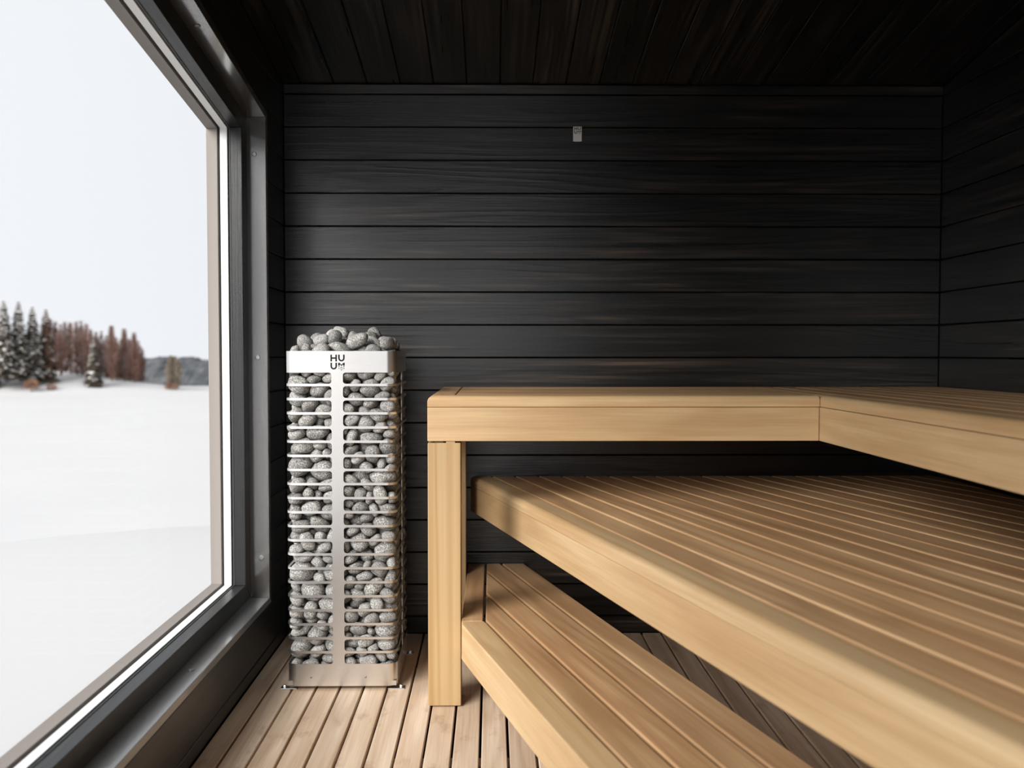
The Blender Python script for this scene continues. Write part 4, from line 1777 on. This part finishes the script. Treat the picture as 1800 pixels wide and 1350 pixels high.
def stone_variant(i):
    rn = random.Random(100 + i)
    bm = bmesh.new()
    bmesh.ops.create_icosphere(bm, subdivisions=3, radius=1)
    b = rn.uniform(.62, .88)
    c = b * rn.uniform(.66, .92)
    off = Vector((rn.uniform(-9, 9), rn.uniform(-9, 9), rn.uniform(-9, 9)))
    p = rn.uniform(2.1, 2.7)
    for v in bm.verts:
        d = v.co.normalized()
        k = (abs(d.x) ** p + abs(d.y) ** p + abs(d.z) ** p) ** (-1 / p)
        r = k * (1 + .16 * noise.noise(d * 1.1 + off) + .05 * noise.noise(d * 2.3 + off))
        v.co = Vector((d.x * r, d.y * b * r, d.z * c * r))
    me = finish(bm, 'sauna_stone', True)
    me.materials.append(M['stone'])
    return me


SV = [stone_variant(i) for i in range(10)]
ranked = {}
rest = bmesh.new()
for line in STN.strip().split('\n'):
    f = [int(t) for t in line.split()]
    vi, cls = f[0], f[1]
    mw = Matrix.Translation((HCX + f[3] / 1e4, HCY + f[4] / 1e4, f[5] / 1e4)) @ Quaternion([q / 100 for q in f[6:10]]).normalized().to_matrix().to_4x4() @ Matrix.Scale(f[2] / 1e4, 4)
    if cls < 4:
        o = link('sauna_stone', SV[vi], None, None, mw)
        o['category'] = 'stone'
        o['group'] = ('stones heaped on the heater', 'stones in the left half of the heater front', 'stones in the right half of the heater front', 'stones on the right side of the heater')[cls]
        c_ = mw.translation
        # the slot in which the eye finds the stone, and its order from the left in that slot
        zs = 1.0378 + (c_.z - 1.0378) * HY0 / c_.y
        slot = 0 if cls == 0 else min(max(int((.9806 - zs) / .04342), 0), 20)
        ranked.setdefault((cls, slot), []).append((c_.x / c_.y, o))
    else:
        nv = len(rest.verts)
        rest.from_mesh(SV[vi])
        rest.verts.ensure_lookup_table()
        for v in rest.verts[nv:]:
            v.co = mw @ v.co
ORD = ('first second third fourth fifth sixth seventh eighth ninth tenth eleventh twelfth thirteenth fourteenth fifteenth sixteenth seventeenth '
       'eighteenth nineteenth twentieth twenty-first twenty-second twenty-third twenty-fourth twenty-fifth twenty-sixth twenty-seventh twenty-eighth twenty-ninth thirtieth').split()
for (cls, slot), lst in ranked.items():
    lst.sort(key=lambda t: t[0])
    for k, (_, o) in enumerate(lst):
        if cls == 0:
            o['label'] = 'smooth grey stone heaped above the heater collar, %s from the left of the heap' % ORD[k]
        else:
            o['label'] = 'smooth grey stone in %s slot below collar, %s, %s from left' % (
                ORD[slot], (None, 'left of steel strip', 'right of steel strip', 'on shaded right side')[cls], ORD[k])
rm = finish(rest, 'sauna_stone_filling', True)
ro = link('sauna_stone_filling', rm, M['stone'])
tag(ro, 'grey stones filling the depth of the heater behind the front stones', 'stones', None, 'stuff')

# ------------------------------------------------------------------ benches
NB = (.9589, .2838)            # across the two angled benches, away from the window
EB = (.2838, -.9589)           # along them, towards the viewer
GAP = .0085


def frame_bench(z):
    # local x along EB, y along NB ; EB x NB = (0,0, .2838*.2838+.9589^2) -> +z
    return frame((EB[0], EB[1], 0), (NB[0], NB[1], 0), (0, 0, 1), (0, 0, z))


def clip_world(poly, a, b, c):
    """poly in bench coordinates (t, o); keep a*X + b*Y <= c in the room"""
    return clip(poly, a * EB[0] + b * EB[1], a * NB[0] + b * NB[1], c)


def top_front(o_front, z_top):
    def f(mid, d):
        return abs(mid.z - z_top) < 1e-4 and abs(d.z) < .1 and f.lo(mid)
    return f


# middle bench (angled)
mb = empty('sauna_bench', (.75, 2.2, 0))
tag(mb, 'wide middle tier sauna bench of angled pale slats under the corner bench', 'bench')
ZM = .587
O0 = .860
YN = .30
fm = frame_bench(0)


def bench_poly(o0, o1, xmin=None, yb=YB - .004, xmax=XR - .004):
    q = [(-5, o0), (2, o0), (2, o1), (-5, o1)]
    q = clip_world(q, 0, 1, yb)
    q = clip_world(q, 0, -1, -YN)
    q = clip_world(q, 1, 0, xmax)
    if xmin is not None:
        q = clip_world(q, -1, 0, -xmin)
    return q


def nose(name, poly, z0, z1, rad, mat, parent, fr, extra=None):
    cy = (min(p[1] for p in poly) + max(p[1] for p in poly)) / 2
    cx = (min(p[0] for p in poly) + max(p[0] for p in poly)) / 2
    lo = min(p[1] for p in poly) - cy
    th = z1 - z0

    def test(mid, d):
        if abs(mid.z - th) < 1e-4 and abs(d.z) < .1 and abs(mid.y - lo) < 1e-3:
            return True
        return bool(extra and extra(mid, d, th))
    me = prism_mesh(name, [(a - cx, b - cy) for a, b in poly], 0, th, .0015, 1, (test, rad, 6))
    return link(name, me, mat, parent, fr @ Matrix.Translation((cx, cy, z0)))


nose('nosing', bench_poly(O0, .929), .5535, ZM, .020, M['alder'], mb, fm)
board('fascia', bench_poly(O0 + .001, O0 + .029), .0945, M['alder'], mb, fm @ Matrix.Translation((0, 0, .458)), .0015)
o = .929 + GAP
while o < 2.5:
    q = bench_poly(o, o + .0825 - GAP)
    if len(q) > 2 and max(p[0] for p in q) - min(p[0] for p in q) > .1:
        board('slat', q, .028, M['slat'], mb, fm @ Matrix.Translation((0, 0, ZM - .028)), .0032, 2)
    o += .0825
for t in (-2.75, -1.95, -1.15, -.45):
    q = [(t, O0 + .03), (t + .045, O0 + .03), (t + .045, 2.5), (t, 2.5)]
    q = clip_world(clip_world(clip_world(q, 0, 1, YB - .006), 1, 0, XR - .006), 0, -1, -YN)
    if len(q) > 2:
        board('joist', q, .08, M['alder'], mb, fm @ Matrix.Translation((0, 0, ZM - .028 - .081)), .001)
for xx_, yy_ in ((1.25, 2.9), (1.45, 1.2), (1.30, .5)):
    box('leg', xx_, xx_ + .07, yy_, yy_ + .07, 0, ZM - .108, M['post'], mb, .002, 'Z')

# lower step bench (angled)
lb = empty('sauna_step', (.3, 2.0, 0))
tag(lb, 'low angled step bench with rounded pale front edge just above floor', 'bench')
ZS = .262
XS = -.087


def step_extra(mid, d, th):
    return abs(d.z) > .9 and mid.x < -.5 and mid.y < 0


q = bench_poly(.640, .7105, xmin=XS, yb=2.577)
nose('nosing', q, .160, ZS, .022, M['alder'], lb, fm, step_extra)
board('end_board', [(-(YB - .004), XS), (-2.581, XS), (-2.581, -.0255), (-(YB - .004), -.0255)], .100, M['slat'], lb,
      frame((0, -1, 0), (1, 0, 0), (0, 0, 1), (0, 0, ZS - .1005)), .0025, 2)
for k in range(4):
    o0 = .7105 + GAP + k * .0845
    q = bench_poly(o0, o0 + .0845 - GAP, xmin=-.0175)
    board('slat', q, .030, M['slat'], lb, fm @ Matrix.Translation((0, 0, ZS - .030)), .0035, 2)
for t in (-2.45, -1.6, -.8):
    q = [(t, .7105), (t + .045, .7105), (t + .045, 1.035), (t, 1.035)]
    board('joist', q, .075, M['alder'], lb, fm @ Matrix.Translation((0, 0, ZS - .106)), .001)
    for oo in (.86, .985):
        q = [(t, oo), (t + .045, oo), (t + .045, oo + .045), (t, oo + .045)]
        board('leg', q, ZS - .106, M['alder'], lb, fm, .001)

# upper bench, section along the back wall
ub = empty('sauna_bench', (.38, 2.95, 0))
tag(ub, 'upper tier sauna bench along the back wall standing on a square post', 'bench')
ZU = .916
UY = 2.601
UX0, UX1 = -.1865, .957


def end_round(mid, d, th):
    return abs(d.z) < .1 and abs(mid.z - th) < 1e-4 and mid.x < -.5 and abs(d.y) > .8


fid = Matrix.Identity(4)
nose('nosing', [(UX0, UY), (UX1 + .002, UY), (UX1 + .002, UY + .067), (UX0, UY + .067)], .883, ZU, .018, M['alder'], ub, fid, end_round)
fre = frame((0, -1, 0), (1, 0, 0), (0, 0, 1), (0, 0, 0))
pe = [(-(YB - .006), UX0), (-(UY + .069), UX0), (-(UY + .069), UX0 + .0775), (-(YB - .006), UX0 + .0775)]
nose('end_board', pe, .883, ZU, .018, M['slat'], ub, fre)
box('fascia', UX0, UX1, UY + .0005, UY + .028, .7835, .8820, M['alder'], ub, .002, 'X', 2)
box('end_rail', UX0 + .0005, UX0 + .028, UY + .029, YB - .006, .7835, .8820, M['alder'], ub, .0015, 'Y')
y = UY + .067 + GAP
while y + .074 < YB:
    box('slat', UX0 + .0775 + .003, UX1 + .004, y, y + .0825 - GAP, ZU - .028, ZU, M['slat'], ub, .0032, 'X', 2)
    y += .0825
if YB - .006 - y > .02:
    box('slat', UX0 + .0775 + .003, UX1 + .004, y, YB - .006, ZU - .028, ZU, M['slat'], ub, .0032, 'X', 2)
for xx_ in (.12, .52, .88):
    box('joist', xx_, xx_ + .045, UY + .029, YB - .006, .80, ZU - .0285, M['alder'], ub, .001, 'Y')
box('post', UX0 + .0005, -.0900, UY, UY + .095, .004, .7785, M['post'], ub, .002, 'Z', 2)
box('post', UX0 + .0005, -.0900, 3.125, 3.220, .004, .7785, M['post'], ub, .002, 'Z', 2)
for py in (UY + .012, 3.137):
    box('post_foot', UX0 + .014, -.104, py, py + .07, 0, .0045, M['void'], ub, 0)
    box('shim', UX0 + .020, UX0 + .045, py + .004, py + .050, .7780, .7840, M['post'], ub, 0)
    box('shim', UX0 + .054, UX0 + .080, py - .008, py + .050, .7780, .7840, M['post'], ub, 0)

# upper bench, section along the right wall
rb = empty('sauna_bench', (1.3, 1.8, 0))
tag(rb, 'upper tier sauna bench along the dark right wall with long pale fascia', 'bench')
UYN = .30
frx = frame((0, -1, 0), (1, 0, 0), (0, 0, 1), (0, 0, 0))
nose('nosing', [(-(UY + .066), UX1 + .003), (-UYN, UX1 + .003), (-UYN, UX1 + .070), (-(UY + .066), UX1 + .070)], .883, ZU, .018, M['alder'], rb, frx)
box('fascia', UX1 + .0015, UX1 + .029, UYN, UY + .026, .7835, .8820, M['alder'], rb, .0012, 'Y')
x = UX1 + .070 + GAP
while x + .02 < XR:
    x1 = min(x + .0825 - GAP, XR - .005)
    box('slat', x, x1, UYN, YB - .006, ZU - .028, ZU, M['slat'], rb, .0032, 'Y', 2)
    x += .0825
box('slat', UX1 + .008, UX1 + .070, UY + .072, YB - .006, ZU - .028, ZU, M['slat'], rb, .0032, 'Y', 2)
for yy_ in (.6, 1.3, 2.0, 2.7):
    box('joist', UX1 + .030, XR - .006, yy_, yy_ + .045, .80, ZU - .0285, M['alder'], rb, .001, 'X')

# ------------------------------------------------------------------ sensor on the back wall
sx0, sx1, sz0, sz1 = .2973, .3287, 1.8105, 1.8640
se = empty('wall_sensor', ((sx0 + sx1) / 2, YB, sz0))
tag(se, 'small brushed metal temperature sensor plate with cut-out letters on back wall', 'sensor')
plate = box('plate', sx0, sx1, YB - .0125, YB - .0105, sz0, sz1, M['matt_steel'], se, .0004)
box('housing', sx0 + .003, sx1 - .003, YB - .0106, YB + .0005, sz0 + .003, sz1 - .003, M['void'], se, 0)
logo(plate, sx0 + .0040, sz0 + .0275, .0110, .0108, .0022, YB - .0124)
for k in range(3):
    box('probe_pin', sx0 + .008 + k * .0065, sx0 + .0095 + k * .0065, YB - .009, YB - .0075, sz0 - .0025, sz0 + .004, M['steel'], se, 0)

# ------------------------------------------------------------------ outside: snowy slope and frozen lake
LAKE = -6.0


def ground(x, y):
    d = math.hypot(max(abs(x - .4) - 2.0, 0), max(abs(y - 1.3) - 3.0, 0))
    t = min(max((d - 2) / 26, 0), 1)
    t = t * t * (3 - 2 * t)
    z = -.55 + (LAKE + .55) * t
    # wooded bank on the far shore
    if y > 120:
        u = (max(x + 92, 0) + min(x + 135, 0)) / 26
        v = (y - 163) / 13
        z += 3.6 * math.exp(-(u * u + v * v) ** 1.5)
        u = (x + 70) / 13
        v = (y - 172) / 9
        z += 1.0 * math.exp(-(u * u + v * v))
    z += .10 * noise.noise(Vector((x * .06, y * .06, 0))) * t
    return z


def axis_pts(lo, hi, near, fine, growth):
    pts = [near]
    s = fine
    a = near
    while a < hi:
        a += s
        s *= growth
        pts.append(min(a, hi))
    s = fine
    a = near
    while a > lo:
        a -= s
        s *= growth
        pts.append(max(a, lo))
    return sorted(set(pts))


xs = axis_pts(-700, 500, 0, 1.2, 1.035)
ys = sorted(set(axis_pts(-400, 900, 1, 1.2, 1.04)) | {130 + 2.5 * i for i in range(26)})
xs = sorted(set(xs) | {-130 + 3.0 * i for i in range(32)})
vv = [(x, y, ground(x, y)) for y in ys for x in xs]
nx = len(xs)
ff = [(j * nx + i, j * nx + i + 1, (j + 1) * nx + i + 1, (j + 1) * nx + i) for j in range(len(ys) - 1) for i in range(nx - 1)]
me = bpy.data.meshes.new('snow_field')
me.from_pydata(vv, [], ff)
for p_ in me.polygons:
    p_.use_smooth = True
gr = link('snow_field', me, M['snow'])
tag(gr, 'snow covered slope and frozen lake seen through the window', 'snow', None, 'structure')

# low wooded hill on the right of the far shore
bm = bmesh.new()
cols_, prev = [], None
rh = random.Random(11)
for i in range(150):
    x = -110 + i * .6
    env = 6.2 * (1 - .0011 * (x + 74) ** 2) if abs(x + 74) < 26 else 1.8
    env = max(env, 2.0)
    h = env + .45 * noise.noise(Vector((x * .5, 3, 1))) + .35 * rh.random()
    a = [bm.verts.new((x, 196 + .8 * noise.noise(Vector((x * .3, k, 7))) + k * 2.6, LAKE - .2 + h * s_ + (.3 * rh.random() if 0 < k < 6 else 0))) for k, s_ in enumerate((0, .35, .6, .8, .93, 1.0, .9, .5, 0))]
    if prev:
        for k in range(8):
            bm.faces.new((prev[k], a[k], a[k + 1], prev[k + 1]))
    prev = a
hl = link('wooded_hill', finish(bm, 'wooded_hill'), M['hill'])
tag(hl, 'distant low grey wooded hill behind the frozen lake', 'hill', None, 'structure')


def taper(bm, a, b, r0, r1, n=5):
    a, b = Vector(a), Vector(b)
    q = (b - a).to_track_quat('Z', 'Y')
    A = [bm.verts.new(a + q @ Vector((r0 * math.cos(2 * math.pi * i / n), r0 * math.sin(2 * math.pi * i / n), 0))) for i in range(n)]
    B = [bm.verts.new(b + q @ Vector((r1 * math.cos(2 * math.pi * i / n), r1 * math.sin(2 * math.pi * i / n), 0))) for i in range(n)]
    for i in range(n):
        bm.faces.new((A[i], A[(i + 1) % n], B[(i + 1) % n], B[i]))
    bm.faces.new(B)


def spruce_meshes(seed, h=12.0, rad=2.1, snow=.6):
    rn = random.Random(seed)
    bt = bmesh.new()
    taper(bt, (0, 0, -.5), (0, 0, h * .97), .16, .02)
    bf, bs_ = bmesh.new(), bmesh.new()
    nt_ = 26
    for k in range(nt_):
        f = k / (nt_ - 1)
        zz_ = h * (.05 + .93 * f)
        rr = rad * (1 - f) ** .62 * rn.uniform(.85, 1.12) + .14
        nb = 16 if f < .7 else 12
        for i in range(nb):
            a = 2 * math.pi * (i + rn.random()) / nb
            L_ = rr * rn.uniform(.7, 1.08)
            dr = L_ * rn.uniform(.25, .5)
            wd = .30 + .24 * L_
            d = Vector((math.cos(a), math.sin(a), 0))
            s = Vector((-math.sin(a), math.cos(a), 0))
            up = Vector((0, 0, 1))
            p0 = up * zz_
            p1 = up * (zz_ - dr * .35) + d * L_ * .5
            p2 = up * (zz_ - dr) + d * L_
            # a blade with a keel so that it has depth
            def blade(bm_, off, wsc, lsc):
                q0, q1, q2 = p0 + up * off, p1 + up * off, p0.lerp(p2, lsc) + up * (off - .05)
                vs_ = [bm_.verts.new(v) for v in (q0, q1 + s * wd * wsc - up * .12, q2, q1 - s * wd * wsc - up * .12, q1 + up * .06, q1 - up * .30)]
                for tri in ((0, 1, 4), (1, 2, 4), (2, 3, 4), (3, 0, 4), (0, 5, 1), (1, 5, 2), (2, 5, 3), (3, 5, 0)):
                    bm_.faces.new([vs_[t_] for t_ in tri])
            blade(bf, 0, 1, 1)
            if rn.random() < snow:
                off = .13
                q1, q2 = p1 + up * off, p0.lerp(p2, .95) + up * off
                q0 = p0.lerp(p1, .5) + up * off
                vs_ = [bs_.verts.new(v) for v in (q0, q1 + s * wd * .7 - up * .08, q2, q1 - s * wd * .7 - up * .08, q1 + up * .10)]
                for tri in ((0, 1, 4), (1, 2, 4), (2, 3, 4), (3, 0, 4)):
                    bs_.faces.new([vs_[t_] for t_ in tri])
    return finish(bt, 'trunk'), finish(bf, 'foliage'), finish(bs_, 'branch_snow')


def bare_meshes(seed, h=11.0, rad=1.45, n=520):
    rn = random.Random(seed)
    bt = bmesh.new()
    taper(bt, (0, 0, -.5), (rn.uniform(-.2, .2), 0, h * .96), .13, .02)
    bc = bmesh.new()
    for i in range(n):
        f = rn.random()
        zz_ = h * (.03 + .91 * f)
        a = rn.uniform(0, 2 * math.pi)
        rr = rad * (.55 + .45 * math.sin(math.pi * min(f * 1.1, 1))) * (1 - .55 * f ** 3)
        r0 = rr * rn.random() * .5
        L_ = rn.uniform(.4, 1.6)
        d = Vector((math.cos(a), math.sin(a), rn.uniform(.6, 1.8))).normalized()
        p = Vector((math.cos(a) * r0, math.sin(a) * r0, zz_))
        e_ = p + d * L_ * rr
        if e_.z > h:
            e_.z = h - rn.random() * .4
        taper(bc, p, e_, .06, .018, 3)
    return finish(bt, 'trunk'), finish(bc, 'branches')


def bushy_meshes(seed, h, rad, n=500, top=True):
    rn = random.Random(seed)
    bc = bmesh.new()
    for i in range(n):
        a, f = rn.uniform(0, 2 * math.pi), rn.random()
        env = rad * math.sqrt(max(1 - (1.9 * f - .85) ** 2, .05)) if f > .45 else rad * (.72 + .62 * f)
        r0 = env * math.sqrt(rn.random()) * .9
        p = Vector((math.cos(a) * r0, math.sin(a) * r0, h * (.08 + .84 * f)))
        d = Vector((math.cos(a), math.sin(a), rn.uniform(-.2, 1.2))).normalized()
        taper(bc, p, p + d * rn.uniform(.25, .6), .10, .03, 3)
    bt = bmesh.new()
    taper(bt, (0, 0, -.4), (0, 0, h * .9), .11, .02)
    return finish(bt, 'trunk'), finish(bc, 'branches')


def plant(name, parts, x, y, z, s, rz, label, cat='tree', group=None):
    t = empty(name, (x, y, z))
    t.rotation_euler = (0, 0, rz)
    t.scale = (s, s, s)
    for nm, me_, mat in parts:
        if not me_.materials:
            me_.materials.append(mat)
        c = bpy.data.objects.new(nm, me_)
        col.objects.link(c)
        c.parent = t
    tag(t, label, cat, group)
    return t


def sp_parts(seed, h, rad, snow, needles):
    a, b, c = spruce_meshes(seed, h, rad, snow)
    return [('trunk', a, M['trunk']), ('foliage', b, needles), ('branch_snow', c, M['branch_snow'])]


SPA = sp_parts(1, 12.9, 2.5, .6, M['needles'])
SPB = sp_parts(2, 12.9, 2.4, .45, M['needles'])
SPC = sp_parts(3, 12.3, 2.3, .2, M['needles_brown'])
SPF = sp_parts(4, 8.6, 1.9, .22, M['needles'])
for parts, x, y, z, s, rz, lab in (
        (SPA, -81.0, 150, -2.9, 1.0, .3, 'snow-laden spruce cut by the left edge of the photograph'),
        (SPB, -79.6, 152, -3.2, 1.02, 1.7, 'tall snow-laden spruce second from the left edge of the photograph'),
        (SPA, -78.3, 154, -3.2, .96, 2.9, 'tall snow-laden spruce third from the left edge of the photograph'),
        (SPC, -77.0, 156, -3.4, 1.0, .9, 'brownish spruce where the snowy spruces meet the reddish bare trees'),
        (SPF, -69.4, 157, -5.2, 1.0, .5, 'dark green small spruce standing in front of the reddish bare trees')):
    plant('spruce_tree', parts, x, y, z, s, rz, lab)
for k_, (x, y, s_) in enumerate(((-84.2, 151, .95), (-87.0, 153, 1.05), (-90.5, 150, .9), (-93.8, 154, 1.0), (-97.5, 152, 1.1), (-101.5, 155, .95), (-106, 153, 1.0))):
    plant('spruce_tree', (SPA, SPB, SPC)[k_ % 3], x, y, ground(x, y) - .3, s_, k_ * 1.1, 'snow-laden spruce of the shore forest continuing left of the photographed trees', 'tree', 'spruces left of the photographed trees')
BA = [[('trunk', a, M['trunk']), ('branches', b, M['twigs'])] for a, b in (bare_meshes(20 + i, 11.0, 1.35) for i in range(4))]
# x, y, height of the tip, turn
bare_spots = [
    (-81.0, 163.74, 8.32, 4.45),
    (-80.7, 165.04, 7.95, 5.65),
    (-79.73, 164.98, 7.32, 5.53),
    (-76.88, 160.98, 6.76, 2.79),
    (-78.76, 166.71, 7.39, 3.89),
    (-77.82, 166.73, 7.28, 0.68),
    (-75.7, 164.43, 7.3, 1.48),
    (-75.09, 165.15, 7.54, 3.44),
    (-72.92, 162.21, 6.91, 1.3),
    (-72.91, 164.05, 5.93, 5.5),
    (-73.37, 167.23, 5.5, 0.96),
    (-72.62, 167.69, 5.72, 0.83),
    (-71.31, 166.88, 4.85, 0.76),
    (-68.91, 163.46, 6.02, 5.23),
    (-68.7, 164.95, 4.39, 1.29),
    (-69.87, 169.82, 4.27, 5.23),
    (-67.5, 165.88, 5.57, 5.77),
    (-67.36, 167.62, 4.23, 4.07),
    (-65.71, 165.88, 4.93, 5.65),
    (-66.2, 169.0, 3.83, 5.8),
    (-66.1, 170.4, 2.34, 1.79),
]
for i, (X, Y, zt, rz) in enumerate(bare_spots):
    zb = max(ground(X, Y) - .1, LAKE)
    plant('bare_tree', BA[i % 4], X, Y, zb, (zt - zb) / 11.0, rz, 'slender leafless reddish tree in shore forest, %s right of the brownish spruce' % ORD[i], 'tree', 'leafless trees of the shore forest')
SPN = sp_parts(6, 7.4, .9, .2, M['needles_brown'])
for X, zt, rz, lab in ((-71.88, 6.56, 3, 'thin brown spruce tip rising above the bare trees, leftmost of three'),
                        (-69.49, 6.02, 1, 'thin brown spruce tip rising above the bare trees, middle of three'),
                        (-67.65, 5.26, 0, 'thin brown spruce tip rising above the bare trees, rightmost of three')):
    zb = LAKE + .2
    plant('spruce_tree', SPN, X, 170.5, zb, (zt - zb) / 7.4, rz, lab)
a, b = bushy_meshes(9, 6.6, 1.45, 900)
plant('round_tree', [('trunk', a, M['trunk']), ('branches', b, M['frosted'])], -58.3, 165, -5.6, 1.0, 0, 'lone round frosted tree on the ice before the grey hill')
BU = [[('trunk', a, M['trunk']), ('branches', b, M['rust'])] for a, b in (bushy_meshes(30 + i, 1.9, 1.5, 200) for i in range(2))]
for i, (x, y, z, s, lab) in enumerate(((-76.6, 150, -4.9, .85, 'rusty brown bush below the brownish spruce on the shore'),
                                       (-74.3, 152, -5.2, .6, 'rusty brown bush on the snowy bank left of the small dark spruce'),
                                       (-58.3, 163.6, -6.0, .85, 'rusty brown brush at the foot of the lone round tree'),
                                       (-66.2, 165, -6.0, .8, 'low rusty bush at the right end of the shore forest'),
                                       (-67.8, 164.5, -6.0, .6, 'low rusty bush right of the small dark spruce'),
                                       (-71.8, 152, -5.9, .35, 'tiny dark bush at the waterline below the snow bank'))):
    plant('shore_bush', BU[i % 2], x, y, z, s, i * 1.3, lab, 'bush')
